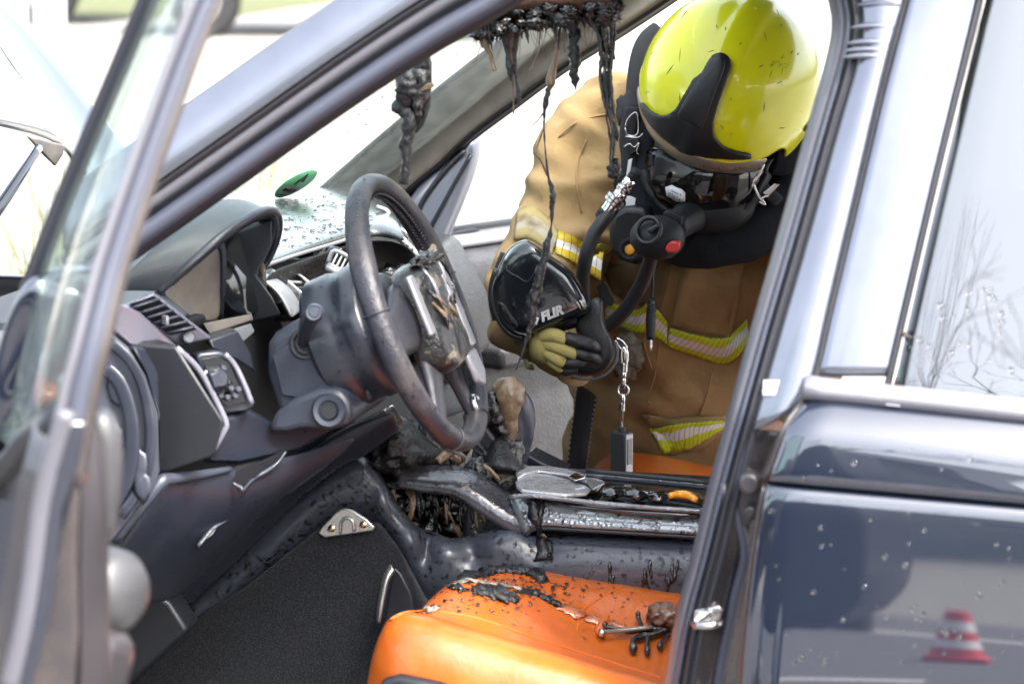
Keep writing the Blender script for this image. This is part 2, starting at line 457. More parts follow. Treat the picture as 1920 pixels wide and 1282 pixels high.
mat('fur_grey', (.12, .105, .085), .95, spec=.1, bump=(90, .008, 8), var=((.28, .25, .20), 60, .4, .65))
glassmat('screen_glass', (.93, .965, .94), 1.0, film=((.8, .86, .80), .07, 34))
glassmat('far_glass', (.95, .97, .95), 1.0, film=((.85, .87, .80), .10, 30))
glassmat('door_glass', (.84, .92, .89), 1.0, film=((.8, .86, .84), .06, 14))
glassmat('rear_glass', (.12, .14, .13), 6.0)
glassmat('visor', (.09, .075, .072), 1.15, film=((.16, .13, .12), .10, 20))

def stripe_mat(name, period, slant, yel, sil, dark, worn=0.0):
    """trim tape: silver band between two yellow bands, crossed by thin slanting stitches; along u, across v"""
    m = bpy.data.materials.new(name); m.use_nodes = True; t = m.node_tree; N, L = t.nodes, t.links; b = N['Principled BSDF']
    b.inputs['Roughness'].default_value = .5; uv = N.new('ShaderNodeUVMap'); sp = N.new('ShaderNodeSeparateXYZ'); L.new(uv.outputs[0], sp.inputs[0])
    def mth(op, a, bb=None):
        n = N.new('ShaderNodeMath'); n.operation = op
        for i, q in enumerate((a, bb)):
            if q is None: continue
            if isinstance(q, (int, float)): n.inputs[i].default_value = q
            else: L.new(q, n.inputs[i])
        return n.outputs[0]
    mid = mth('LESS_THAN', mth('ABSOLUTE', mth('SUBTRACT', sp.outputs[1], .5)), .185)
    ln = mth('LESS_THAN', mth('FRACT', mth('ADD', mth('MULTIPLY', sp.outputs[0], period), mth('MULTIPLY', sp.outputs[1], slant))), .11)
    def mix(f, a, c):
        n = N.new('ShaderNodeMix'); n.data_type = 'RGBA'; L.new(f, n.inputs[0])
        for i, q in ((6, a), (7, c)):
            if isinstance(q, tuple): n.inputs[i].default_value = (*q, 1)
            else: L.new(q, n.inputs[i])
        return n.outputs[2]
    c = mix(ln, mix(mid, yel, sil), dark)
    if worn:
        nz = N.new('ShaderNodeTexNoise'); nz.inputs['Scale'].default_value = 30; nz.inputs['Detail'].default_value = 6
        tc = N.new('ShaderNodeTexCoord'); L.new(tc.outputs['Object'], nz.inputs['Vector'])
        r = N.new('ShaderNodeMapRange'); r.inputs[1].default_value = .65 - worn * .4; r.inputs[2].default_value = .75 - worn * .2; L.new(nz.outputs[0], r.inputs[0])
        c = mix(r.outputs[0], c, (.14, .10, .05))
    L.new(c, b.inputs['Base Color']); MAT[name] = m
stripe_mat('tape', 17, 3.0, (.45, .52, .02), (.62, .60, .61), (.10, .10, .03))
stripe_mat('tape_arm', 8, .15, (.50, .36, .015), (.66, .64, .62), (.13, .10, .03))
stripe_mat('tape_dirty', 9, .25, (.31, .33, .03), (.26, .24, .20), (.07, .06, .03), .6)
stripe_mat('tape_soot', 26, .1, (.30, .24, .10), (.31, .28, .20), (.17, .13, .07), .5)
# ================================================================== THE CAR
car = root('car', 'dark blue car with burnt out cabin, orange seats and its front doors open', 'car', (-.2, 0, 0))

# ---- near A-pillar with its door seals (photograph pixel polylines, bottom to top)
L0 = [(120, 575), (205, 512), (240, 487), (400, 375), (640, 206), (811, 94), (918, 33), (1010, -25), (1120, -80), (1260, -120)]
def sh(p, dy, dx=0): return [(a + dx, b + dy) for a, b in p]
pil = band('windscreen_pillar', sh(L0, -206), sh(L0, -108), 'paint_sky_lit', car, .006, .002, .006, n=60, m=10)
wrap = band('pillar_front_edge', sh(L0, -206), sh(L0, -214, -4), 'paint_sky_lit', car, .008, .07, .0, n=60, m=4)
band('door_seal', sh(L0, -109), sh(L0, -90), 'rubber', car, .004, .03, .004, n=60)
band('door_seal', sh(L0, -91), sh(L0, -72), 'seal_sheen', car, .030, .030, .010, n=60, m=8)
band('door_seal', sh(L0, -73), sh(L0, -46), 'rubber', car, .030, .050, .0, n=60)
band('door_seal', sh(L0, -48), sh(L0, -14), 'rubber_grey', car, .050, .052, .014, n=60, m=9)
band('pillar_trim', sh(L0, -15), L0, 'rubber', car, .052, .075, .004, n=60)
# ---- B-pillar: aperture flange, seals, painted pillar
B0 = [(1350, -150), (1470, -110), (1535, -45), (1556, 20), (1558, 60), (1546, 120), (1512, 240), (1457, 440), (1400, 640), (1330, 900), (1296, 1040), (1265, 1160), (1240, 1300), (1215, 1420)]
def of(p, d):            # offset to the right of a downward polyline, distance varies linearly top->bottom
    q = np.array(resample(p, 40)); out = []
    for i in range(40):
        a, b = q[max(i - 1, 0)], q[min(i + 1, 39)]; t = b - a; t = t / np.hypot(*t)
        dd = d[0] + (d[1] - d[0]) * i / 39
        out.append((q[i][0] - t[1] * -dd, q[i][1] + t[0] * -dd))
    return out
band('pillar_trim', B0, of(B0, (26, 16)), 'seal_sheen', car, .085, .058, .008, n=70, m=7)
band('door_seal', of(B0, (26, 16)), of(B0, (40, 30)), 'rubber_grey', car, .056, .050, .008, n=70, m=7)
band('door_seal', of(B0, (40, 30)), of(B0, (53, 44)), 'rubber', car, .052, .040, .009, n=70, m=7)
band('door_seal', of(B0, (53, 44)), of(B0, (60, 50)), 'rubber', car, .040, .034, -.004, n=70, m=5)
# painted pillar face: between the seals and the rear door's front edge, body paint lightened for sky reflection above, wet brown primer below
BP = of(B0, (60, 50))
RD = [(1790, -420), (1745, -180), (1703, 0), (1660, 170), (1608, 390), (1560, 590), (1527, 722), (1478, 792), (1448, 880), (1437, 905), (1416, 1010), (1398, 1150), (1385, 1300), (1378, 1420)]
def cut(p, y0, y1):
    q = resample(p, 200); return [a for a in q if y0 <= a[1] <= y1][::6]
band('pillar_face', cut(BP, -200, 812), [(a, b) for a, b in cut([(x - 2, y) for x, y in RD], -230, 812)], 'paint_sky_lit', car, .034, .030, .008, n=60, m=12)
band('pillar_face', cut(BP, 806, 1420), cut([(x + 26, y) for x, y in RD], 806, 1420), 'paint_jamb_brown', car, .036, .075, .004, n=50, m=12)
# moulded ridges pressed into the top of the pillar face
rg = []
for k, yy in enumerate((10, 52, 82, 96, 108)):
    xl = 1612 - (yy + 10) * .27; xr = 1692 - (yy + 10) * .25
    rg.append(tubegeo([atside(xl + (xr - xl) * t, yy - 3 * math.sin(t * math.pi), .0265) for t in (0, .2, .5, .8, 1)], [.001, .003, .004, .003, .001], seg=8))
v, f = multi(rg); mk('pressed_ridge', v, f, 'paint_sky_lit', car)
tube('door_gap_shadow', [atside(a, b, .035) for a, b in cut([(x + 3, y) for x, y in RD], -200, 740)], .0035, 'rubber_grey', car, seg=6, n=1)
# wiring grommet, hinge, door-check and striker on the pillar
hp = root_hinge = mk('door_hinge', *multi([
    lathegeo(atside(1412, 902, .045), V(0, 1, .1), [(.0, .03), (.010, .03), (.013, .026), (.014, 0)], 16),
    slabgeo([atside(a, b, .05) for a, b in ((1388, 890), (1440, 888), (1444, 930), (1420, 968), (1396, 985), (1386, 940))], V(0, .012, 0)),
    lathegeo(atside(1412, 955, .045), V(0, 1, .1), [(.0, .025), (.006, .025), (.008, .02), (.009, 0)], 12)]), 'paint_jamb', car, bevel=.002, auto=40)
slab('striker_plate', [atside(a, b, .04) for a, b in ((1303, 1142), (1350, 1132), (1357, 1140), (1345, 1176), (1300, 1178))], V(0, .006, 0), 'steel', car, bevel=.002)
tube('striker_loop', [atside(1300, 1168, .038), atside(1308, 1172, .008), atside(1330, 1172, .004), atside(1347, 1168, .012), atside(1350, 1160, .038)], .0042, 'steel', car, seg=10)
lathe('striker_bolt', atside(1326, 1152, .034), V(0, 1, 0), [(.0, .006), (.006, .006), (.007, .003), (.007, -.004)], 'chrome', car, seg=12)
tube('pillar_edge_seal', [atside(a, b, .045) for a, b in ((1420, 805), (1398, 850), (1384, 905), (1382, 960), (1394, 1010), (1396, 1050), (1380, 1110), (1372, 1150), (1352, 1250), (1340, 1330))], .006, 'rubber_grey', car, seg=8)
tube('pillar_edge_seal', [atside(a, b, .05) for a, b in ((1355, 905), (1368, 1000), (1372, 1060), (1352, 1160), (1322, 1290))], .005, 'rubber', car, seg=8)
slab('data_plate', [atside(a, b, .028) for a, b in ((1432, 712), (1500, 712), (1498, 742), (1430, 740))], V(0, .0012, 0), 'grey_print', car, bevel=.0004)

# ---- rear door
def rd_edge(y):
    q = resample(RD, 160); return np.interp(y, [a[1] for a in q], [a[0] for a in q])
rear = mk('rear_door', [V(-9, 9, -9)], [], None, car) if False else None
def rdoor(px, py, ins): return atside(px, py, ins)
skin_rows = []
# rows follow the waist, which falls to the right; s = 0 front edge .. 1 beyond the frame
def waist(px, y0, y1): return y0 + (y1 - y0) * (px - 1500) / 420
prof = [  # (y at x=1500, y at x=1920, inset)
    (738, 782, .016), (744, 788, .004), (752, 797, -.002), (790, 845, -.018), (814, 867, -.025), (824, 878, -.0265), (860, 912, -.0300), (895, 932, -.0328),
    (902, 939, -.0330), (905, 942, -.018), (910, 947, -.016), (914, 951, -.018), (918, 955, -.0330), (940, 975, -.0350), (980, 1012, -.0378), (1040, 1075, -.0418), (1120, 1155, -.0472), (1210, 1245, -.0533), (1300, 1340, -.0594), (1420, 1470, -.0675)]
for y0, y1, ins in prof:
    row = []
    for j in range(30):
        t = j / 29
        ym = y0
        xe = rd_edge(max(ym, 728)) + 2
        x = xe + (2520 - xe) * t
        row.append(atside(x, waist(x, y0, y1), ins + .010 * max(0, 1 - t * 42) ))
    skin_rows.append(row)
rdo = grid('rear_door', skin_rows, 'paint', car, sub=1, solid=.004)
# return flange along the door's front edge
ed = [r[0] for r in skin_rows]
grid('door_edge', [[p for p in ed], [p + V(.004, -.012, 0) for p in ed], [p + V(-.002, -.055, 0) for p in ed]], 'paint_jamb', rdo, sub=1)
# window frame applique on the pillar side, glass, belt strip
band('window_frame', cut(RD, -300, 724), cut([(1855, -420), (1845, -60), (1838, 0), (1760, 330), (1667, 722), (1660, 760)], -300, 727), 'paint_sky_lit', rdo, .006, .012, .003, n=50, m=10)
band('window_seal', [(1842, -60), (1833, 0), (1752, 330), (1661, 722)], [(1854, -60), (1845, 0), (1763, 330), (1671, 724)], 'rubber', rdo, .004, .018, .006, n=30, m=6)
gl = grid('window_pane', [[atside(x + (2440 - x) * t, y + (14 + (y > 600) * 44) * t * (2440 - x) / 530, .022) for t in (0, .25, .5, .75, 1)] for x, y in ((1858, -80), (1842, 0), (1752, 360), (1668, 724), (1660, 752))], 'rear_glass', rdo, sub=1, solid=.004)
band('belt_strip', [(1511, 712), (1700, 733), (1920, 757), (2510, 822)], [(1506, 741), (1700, 760), (1920, 785), (2510, 850)], 'silver', rdo, .004, .006, .012, n=30, m=8)
band('belt_strip_shadow', [(1506, 740), (1700, 759), (1920, 784), (2510, 849)], [(1506, 746), (1700, 765), (1920, 790), (2510, 855)], 'rubber', rdo, .006, .010, 0, n=30, m=4)
slab('belt_strip_cap', [atside(a, b, -.004) for a, b in ((1662, 728), (1690, 731), (1688, 762), (1660, 759))], V(0, .0035, 0), 'silver', rdo, bevel=.001)
droplets('rain_drops', bvh_of(rdo), [(1420, 800), (1900, 850), (1900, 1260), (1400, 1260)], 70, .0012, .0032, 'water', rdo, 5)
droplets('rain_drops', bvh_of(gl), [(1700, 480), (1900, 560), (1900, 720), (1680, 700)], 40, .0012, .0034, 'water', rdo, 6)

# ---- windscreen, scuttle, roof header, far pillar
def scr(px, py, y):                     # the raked screen: plane through both pillars
    n = V(.585, 0, .81)
    return onplane(px, py, V(.29, 0, 1.13), n)
S0, S1 = V(.62, 0, .892), V(-.20, 0, 1.484)
rows = []
for i in range(6):
    t = i / 5; c = S0.lerp(S1, t); hw = .70 - .10 * t
    rows.append([c + V(.14 - .22 * (s * s) * (1 - t * .35), s * hw, 0) for s in (-1, -.75, -.5, -.2, .2, .6, 1)])
ws = grid('windscreen', rows, 'screen_glass', car, sub=2, solid=.005)
box('scuttle', V(.70, 0, .875), V(.07, 0, 0), V(0, .70, 0), V(0, 0, .015), 'plastic_dark', car, bevel=.006)
# roof panel and headlining
rows = []
for i in range(5):
    x = -.20 - i * .55
    rows.append([V(x, s * .64, 1.49 + .05 * (1 - s * s) + (.02 if i in (1, 2) else 0)) for s in (-1, -.5, 0, .5, 1)])
grid('roof_panel', rows, 'paint', car, sub=1, solid=.012)
rows = [[p + V(0, 0, -.035) for p in r] for r in rows]
grid('headlining', rows, 'char_matt', car, sub=1, solid=.004)
# far windscreen pillar with olive trim
FU = [(540, 400), (590, 365), (640, 322), (700, 270), (811, 177), (922, 90), (1000, 36), (1080, -20), (1180, -80)]
FL = [(690, 440), (758, 362), (822, 308), (880, 252), (960, 192), (1055, 122), (1150, 62), (1245, 0), (1340, -66)]
fn = lambda a, b, i: atside(a, b, i, True)
pt = band('far_pillar_trim', FU, FL, 'trim_olive', car, .10, .055, .030, n=40, m=12, fn=fn, solid=.01)
band('far_door_seal', FL, [(a + 3, b + 13) for a, b in FL], 'rubber', car, .052, .03, .006, n=40, m=6, fn=fn)
band('screen_edge', [(a - 2, b - 5) for a, b in FU], FU, 'plastic_dark', car, .12, .10, 0, n=40, m=3, fn=fn)
droplets('rain_drops', bvh_of(ws), [(430, 372), (700, 190), (880, 70), (900, 60), (800, 180), (640, 320), (590, 355)], 130, .0008, .0022, 'water', ws, 71)
# round green emission sticker low on the screen, seen from behind
sn = (rows and (S1 - S0).cross(V(0, 1, 0))).normalized()
b_ws = bvh_of(ws)
cs, up_ = hit(b_ws, 553, 342); sb = (S1 - S0).normalized(); sb = (sb - up_ * sb.dot(up_)).normalized(); sa = sb.cross(up_)
sa = sa if sa.y > 0 else -sa
if up_.dot(CAM - cs) < 0: up_ = -up_
rr = .040
v = [cs + up_ * .003] + [cs + up_ * .003 + sa * rr * math.cos(t) + sb * rr * math.sin(t) for t in np.linspace(0, 2 * math.pi, 40, endpoint=False)]
stk = mk('emission_sticker', v, [(0, i + 1, (i + 1) % 40 + 1) for i in range(40)], 'sticker_green', ws, solid=.0008, off=0)
slab('sticker_field', [cs + up_ * .0045 + sa * a + sb * b for a, b in ((-.027, -.006), (.027, -.006), (.024, -.026), (-.024, -.026))], up_ * .0003, 'grey_print', ws, bevel=0)
text('sticker_number', '4', .044, 'black_print', ws, cs + up_ * .0045 + sb * .012, sa, sb)
text('sticker_code', 'B-ZU 88', .012, 'black_print', ws, cs + up_ * .0055 - sb * .016, sa, sb)

# ---- open passenger door on the far side, hinged at the far pillar
hf = V(.43, -.80, 0); ang = R(62); fd = V(-math.cos(ang), -math.sin(ang), 0); fnrm = V(-math.sin(ang), math.cos(ang), 0)
def fdoor(s, z, o=0):
    z = z - .13 * max(0, min(1, (1.32 - z) / .25))
    return hf + fd * s + V(0, 0, z) + fnrm * o
rows = []
for z, o in ((.42, .03), (.55, .05), (.70, .055), (.78, .05), (.80, .035), (.90, .030), (.91, .045), (.985, .05), (.995, .03), (1.0, -.03)):
    rows.append([fdoor(s, z, o) for s in (.02, .2, .4, .6, .8, .95, 1.0, 1.03)])
fdo = grid('passenger_door', rows, 'door_card', car, sub=1, solid=.01)
grid('outer_skin', [[fdoor(s, z, -.09 + .03 * abs(z - .75)) for s in (0, .25, .5, .75, 1.05)] for z in (.35, .55, .75, .93, 1.01)], 'paint', fdo, sub=1)
box('armrest', fdoor(.45, .80, .075), fd * .22, fnrm * .035, V(0, 0, .022), 'door_card', fdo, bevel=.012)
tube('trim_strip', [fdoor(s, .915, .052) for s in (.1, .4, .7, .98)], .003, 'rubber_grey', fdo, seg=8)
tube('trim_strip', [fdoor(s, .835, .044) for s in (.1, .4, .7, .98)], .003, 'rubber_grey', fdo, seg=8)
box('window_sill', fdoor(.52, 1.01, -.02), fd * .50, fnrm * .035, V(0, 0, .012), 'silver', fdo, bevel=.008)
tube('window_seal', [fdoor(s, 1.03, -.02) for s in (.06, .4, .8, 1.0)], .007, 'rubber', fdo, seg=8)
grid('window_pane', [[fdoor(s, z, -.02 + (z - 1) * .25) for s in (sa0, .5 + sa0 * .5, 1.0)] for z, sa0 in ((1.02, .06), (1.25, .30), (1.44, .62))], 'far_glass', fdo, sub=0, solid=.004)
tube('window_frame', [fdoor(.03, 1.0, -.02), fdoor(.30, 1.26, .03), fdoor(.62, 1.46, .09), fdoor(.95, 1.49, .10), fdoor(1.03, 1.40, .08), fdoor(1.05, 1.0, -.02)], .018, 'paint_sky_lit', fdo, seg=10)
lock = tube('lock_slot', [fdoor(.20, 1.024, -.012), fdoor(.27, 1.026, -.008), fdoor(.30, 1.024, -.010)], [.002, .006, .002], 'plastic_dark', fdo, seg=8)
# far mirror housing, on the corner of the sill ahead of the door
mo = [(a * 1.08 - 832 * .08, b * 1.08 - 370 * .08) for a, b in [(738, 440), (752, 405), (790, 345), (836, 298), (880, 262), (896, 258), (898, 285), (884, 335), (864, 385), (846, 425), (832, 466), (805, 476), (768, 462)]]
cen = at(832, 370, y=-.80)
rings = []
for dy, k in ((-.07, .55), (-.05, .88), (-.01, 1.0), (.03, .97), (.05, .8), (.056, .45)):
    rings.append([cen + (at(a, b, y=-.80) - cen) * k + V(0, dy * .7, 0) for a, b in mo])
mir = loft('door_mirror', rings, 'mirror_sky_lit', car, sub=2)
tube('mirror_rim', [at(a, b, y=-.758) for a, b in ((768, 432), (796, 372), (836, 318), (872, 282))], .005, 'plastic', mir, seg=8)
tube('mirror_rim', [at(a, b, y=-.757) for a, b in ((792, 452), (822, 400), (854, 342), (884, 290))], .004, 'plastic', mir, seg=8)
# ---- rear of the car beyond the door: frame, quarter panel, wheels
def ys2(z): return yside(z) + (.03 if z < .9 else .03 * max(0, (1.0 - z) / .1))
tube('rear_window_frame', [V(-1.07, yside(1.0) - .01, 1.0), V(-1.085, yside(1.25) - .01, 1.25), V(-1.06, yside(1.42) - .01, 1.42), V(-.85, yside(1.46) - .01, 1.46)], .022, 'paint_sky_lit', rdo, seg=12)
grid('roof_rail', [[V(x, .69 - dy, z) for x in (-2.4, -1.6, -.9, -.5, -.2)] for dy, z in ((-.02, 1.455), (-.005, 1.485), (.04, 1.505))], 'paint', car, sub=1, solid=.006)
grid('rear_quarter', [[V(x, ys2(z) - .10 * max(0, -x - 2.1) ** 2, z) for x in (-1.10, -1.4, -1.8, -2.1, -2.4)] for z in (.35, .55, .75, .9, 1.0, 1.25, 1.45)], 'paint', car, sub=1, solid=.006)
for x_ in (-1.78, .98):
    w_ = lathe('road_wheel', V(x_, .70, .33), V(0, 1, 0), [(.0, .04), (.19, .05), (.21, .10), (.24, .115), (.30, .11), (.325, .08), (.33, 0), (.32, -.06)], 'rubber', car, seg=40)
    lathe('rim', V(x_, .742, .33), V(0, 1, 0), [(.0, .03), (.05, .03), (.06, .02), (.17, .03), (.19, .06), (.205, .065)], 'alloy', w_, seg=30)
    v, f = torusgeo(V(x_, .845 if x_ < 0 else .80, .34), V(0, 1, 0), .36, .03, 40, 8); mk('wheel_arch', v, f, 'rubber', car)
# ================================================================== CABIN
# ---- steering wheel
WC = V(0, .38, .98); wt = R(22)
WN, WU = V(-math.cos(wt), -.035, math.sin(wt)).normalized(), V(math.sin(wt), 0, math.cos(wt))
WR = WU.cross(WN).normalized()
def wc(a, b, h=0): return WC + WR * a + WU * b + WN * h
v = []; SEG, S2 = 72, 14
for i in range(SEG):
    t = 2 * math.pi * i / SEG; d = WR * math.cos(t) + WU * math.sin(t)
    fat = 1 + .10 * math.exp(-((math.sin(t) - .45) / .18) ** 2) * (1 if abs(math.cos(t)) > .5 else 0)
    for j in range(S2):
        u = 2 * math.pi * j / S2; r_ = .0154 * fat * (1 + .03 * noise.noise(d * 9 + V(0, 0, u)))
        v.append(WC + d * (.180 + r_ * .93 * math.cos(u)) + WN * (r_ * 1.08 * math.sin(u)))
f = [(i * S2 + j, i * S2 + (j + 1) % S2, ((i + 1) % SEG) * S2 + (j + 1) % S2, ((i + 1) % SEG) * S2 + j) for i in range(SEG) for j in range(S2)]
sw = root_sw = mk('steering_wheel', v, f, 'wheel_worn', car, sub=1)
g = []
for k in range(150):                               # stitched inner seam of the leather rim
    t = R(-55 + 290 * k / 150)
    if -.2 < math.sin(t) < .05: continue
    d = WR * math.cos(t) + WU * math.sin(t); c = WC + d * (.1800 - .0158); tg = (-WR * math.sin(t) + WU * math.cos(t))
    for s in (-1, 1):
        g.append(boxgeo(c + WN * s * .0035, tg * .0022 + WN * s * .0018, d * .0012, WN * .0009))
v, f = multi(g); o = mk('stitching', v, f, 'stitch', sw); o['kind'] = 'stuff'
for deg in (172, 8, 246, 294):
    t = R(deg); d = WR * math.cos(t) + WU * math.sin(t)
    v, f = torusgeo(WC + d * .180, -WR * math.sin(t) + WU * math.cos(t), .0172, .0011, 24, 6); mk('rim_seam', v, f, 'rubber', sw)
# spokes and burnt air-bag cover
def spoke(pts, mat_, r, fl=.45, nm='spoke'): return tube(nm, pts, r, mat_, sw, seg=14, flat=fl, fdir=WN)
for s in (-1, 1):
    spoke([wc(s * .05, 0, -.002), wc(s * .10, -.01, -.004), wc(s * .14, -.015, -.006), wc(s * .176, -.018, -.004)], 'leather_black', [.05, .034, .026, .024])
    spoke([wc(s * .035, -.06, 0), wc(s * .055, -.10, -.002), wc(s * .075, -.14, -.005), wc(s * .085, -.165, -.003)], 'leather_black', [.03, .022, .018, .02])
    ys = ((.052, -.03), (.030, -.072))[s > 0]
    slab('spoke_trim', [wc(s * .082 + a, b, .026) for a, b in ((-.011, ys[0]), (.011, ys[0]), (.014, ys[1]), (-.009, ys[1]))], WN * .007, 'silver', sw, bevel=.003)
slab('spoke_trim', [wc(a, b, .020) for a, b in ((.045, -.078), (.094, -.076), (.098, -.112), (.075, -.128), (.052, -.118))], WN * .010, 'silver', sw, bevel=.004)
mat('airbag', (.010, .010, .011), .28, coat=.5, var=((.17, .135, .095), 26, .54, .60, 10), bump=(120, .003), crough=.15)
bm = []
for i in range(7):
    k = (1, 1.02, .98, .9, .72, .4, .02)[i]; h = (-.02, .01, .026, .034, .039, .040, .040)[i]
    ring = []
    for j in range(28):
        t = 2 * math.pi * j / 28; c_, s_ = math.cos(t), math.sin(t); e = .62
        a = .070 * k * abs(c_) ** e * (1 if c_ > 0 else -1); b = .076 * k * abs(s_) ** e * (1 if s_ > 0 else -1) - .012
        p = wc(a, b, h); p += WN * .010 * noise.fractal(p * 28, 1, 2, 4) * (1 if i > 1 else 0)
        ring.append(p)
    bm.append(ring)
loft('airbag_cover', bm, 'airbag', sw, sub=2)
lump('melted_cover', wc(.01, .060, .03), (.014, .045, .010), 'char', sw, amp=.7, fs=3.5, seed=3, rot=Matrix.Rotation(.3, 3, 'Y'), level=4)
for k in range(14):
    rg = random.Random(500 + k); a_ = rg.uniform(-.05, .07); b_ = rg.uniform(.0, .062)
    tube('burnt_shred', [wc(a_, b_, .036), wc(a_ + rg.uniform(-.01, .02), b_ - rg.uniform(.01, .03), .043), wc(a_ + rg.uniform(-.01, .03), b_ - rg.uniform(.03, .07), .040)], [.002, .0032, .001], rg.choice(['tar', 'char', 'silver', 'melt_tan']), sw, seg=7, rough=.6, rs=160)
lump('melted_cover', wc(.055, .05, .028), (.012, .016, .022), 'ash', sw, amp=.5, seed=9)
lump('melted_cover', wc(.118, .002, .012), (.012, .018, .026), 'char', sw, amp=.5, seed=5)
lump('melted_cover', wc(.10, -.03, .02), (.008, .012, .016), 'ash', sw, amp=.6, seed=15)
slab('wheel_badge', [wc(.035 + .013 * math.cos(t), .022 + .017 * math.sin(t), .040) for t in np.linspace(0, 6.28, 16, endpoint=False)], WN * .004, 'silver', sw, bevel=.001)
v, f = torusgeo(wc(.078, -.148, .006), WN, .012, .0035, 20, 8); mk('spoke_ring', v, f, 'chrome', sw)
# ---- steering column: switch drum, shrouds, stalks
colm = lathe('steering_column', WC, WN, [(.0, -.025), (.060, -.025), (.066, -.03), (.070, -.045), (.086, -.05), (.090, -.056), (.091, -.075), (.089, -.078), (.089, -.096), (.091, -.100), (.090, -.128), (.082, -.135), (.0, -.136)], 'plastic', car, seg=48)
for i in range(3):
    box('drum_slot', wc(-.066 + .004 * i, -.015 - .03 * i, -.088), WR * .003, WU * .006, WN * .0022, 'plastic_dark', colm, bevel=.0006)
def pl(pts, y): return [at(a, b, y=y) for a, b in pts]
slab('column_shroud', pl([(497, 700), (499, 645), (512, 625), (545, 605), (598, 588), (618, 640), (642, 700), (664, 752), (652, 792), (600, 806), (548, 812), (516, 770)], .455), V(0, -.15, 0), 'plastic_blue', colm, bevel=.014)
slab('shroud_step', pl([(512, 668), (548, 640), (600, 640), (632, 720), (560, 745), (530, 740)], .457), V(0, .004, 0), 'plastic_blue', colm, bevel=.003)
slab('lower_shroud', pl([(500, 812), (512, 775), (548, 748), (598, 726), (634, 730), (656, 750), (662, 776), (650, 800), (616, 808), (566, 804), (536, 812)], .475), V(0, -.17, 0), 'plastic_blue', colm, bevel=.012)
cyl = lathe('ignition_lock', at(619, 770, y=.470), V(-.15, 1, .18), [(.0, .010), (.012, .010), (.014, .013), (.020, .014), (.023, .010), (.0235, -.01)], 'plastic_blue', colm, seg=28)
lathe('key_slot', at(619, 770, y=.474), V(-.15, 1, .18), [(.0, .011), (.010, .011), (.011, .009)], 'plastic_dark', cyl, seg=20)
st = tube('indicator_stalk', [at(572, 645, y=.452), at(571, 628, y=.475), at(578, 604, y=.51), at(590, 586, y=.55)], [.0085, .009, .0105, .0115], 'plastic', colm, seg=16)
lathe('stalk_cap', at(590, 586, y=.552), V(-.1, 1, .22), [(.0, .007), (.006, .007), (.007, .0055), (.010, .006), (.0115, .002), (.0115, -.004)], 'plastic_blue', st, seg=20)
v, f = torusgeo(at(572, 645, y=.458), V(-.1, 1, .1), .018, .0035, 28, 8); mk('stalk_boot', v, f, 'rubber', st)
v, f = torusgeo(at(572, 645, y=.460), V(-.1, 1, .1), .011, .003, 24, 8); mk('stalk_boot', v, f, 'rubber', st)
tube('wiper_stalk', [at(668, 592, y=.40), at(682, 600, y=.44), at(690, 622, y=.45), at(700, 638, y=.44)], [.008, .012, .013, .008], 'plastic_blue', colm, seg=14)

# ---- dashboard
dash = slab('dashboard', pl([(120, 640), (205, 606), (248, 640), (332, 646), (424, 790), (404, 858), (300, 890), (215, 1010), (140, 1040)], .655), V(.10, -.10, 0), 'plastic_dark', car, bevel=.006)
def P3(l): return [at(a, b, y=c) for a, b, c in l]
rim = [(296, 548, .56), (336, 512, .55), (371, 482, .535), (423, 437, .50), (468, 407, .45), (498, 394, .40), (517, 399, .35), (523, 422, .31), (516, 455, .28), (496, 497, .26), (478, 514, .25)]
back = [(196, 548, .62), (238, 512, .60), (270, 480, .57), (310, 442, .53), (352, 408, .48), (388, 380, .43), (430, 373, .38), (468, 376, .33), (492, 392, .29), (486, 450, .25), (472, 500, .23)]
mid = [((a[0] * .45 + b[0] * .55), (a[1] * .45 + b[1] * .55) - k, a[2] * .45 + b[2] * .55) for a, b, k in zip(rim, back, (2, 4, 7, 9, 10, 9, 6, 4, 0, 0, 0))]
hd = grid('instrument_hood', [P3(back), P3(mid), P3([(a * .12 + b * .88, c * .12 + d * .88 - 1, e * .12 + g_ * .88) for (a, c, e), (b, d, g_) in zip(back, rim)]), P3(rim)], 'hood', dash, sub=2, solid=.006, off=0)
tube('hood_rim', P3(rim), .0058, 'plastic', hd, seg=10, n=6)
inner = [at(a * .80 + 425 * .20, b * .80 + 490 * .20, y=c - .07) for a, b, c in rim]
grid('hood_lining', [P3([(a + 1, b + 2, c) for a, b, c in rim]), inner], 'plastic_dark', hd, sub=1, solid=.003)
slab('instrument_panel', [at(a, b, y=.33) for a, b in ((300, 552), (360, 490), (430, 436), (512, 410), (512, 462), (482, 516), (512, 555), (530, 592), (470, 606), (388, 606), (330, 580))], V(.02, -.02, 0), 'plastic_dark', dash, bevel=.004)
bz = grid('cluster_bezel', [P3([(300, 549, .50), (336, 518, .47), (372, 484, .44), (412, 447, .41)]), P3([(318, 562, .49), (350, 548, .455), (384, 528, .43), (417, 500, .40)]), P3([(336, 576, .48), (362, 578, .45), (392, 572, .42), (416, 560, .39)]), P3([(362, 596, .47), (378, 602, .44), (398, 603, .41), (412, 600, .38)])], 'cluster', dash, sub=2, solid=.004, off=0)
tube('bezel_edge', P3([(413, 445, .41), (419, 480, .405), (419, 530, .40), (413, 600, .38)]), .004, 'plastic', dash, seg=8)
lathe('dial_glass', at(452, 512, y=.345), V(-.95, .25, .25), [(.0, .002), (.055, .002), (.058, 0), (.058, -.02)], 'glossblack', dash, seg=32)
slab('cluster_ledge', P3([(380, 606, .45), (472, 588, .39), (476, 600, .39), (394, 626, .45)]), V(.01, -.02, -.004), 'cluster', dash, bevel=.002)
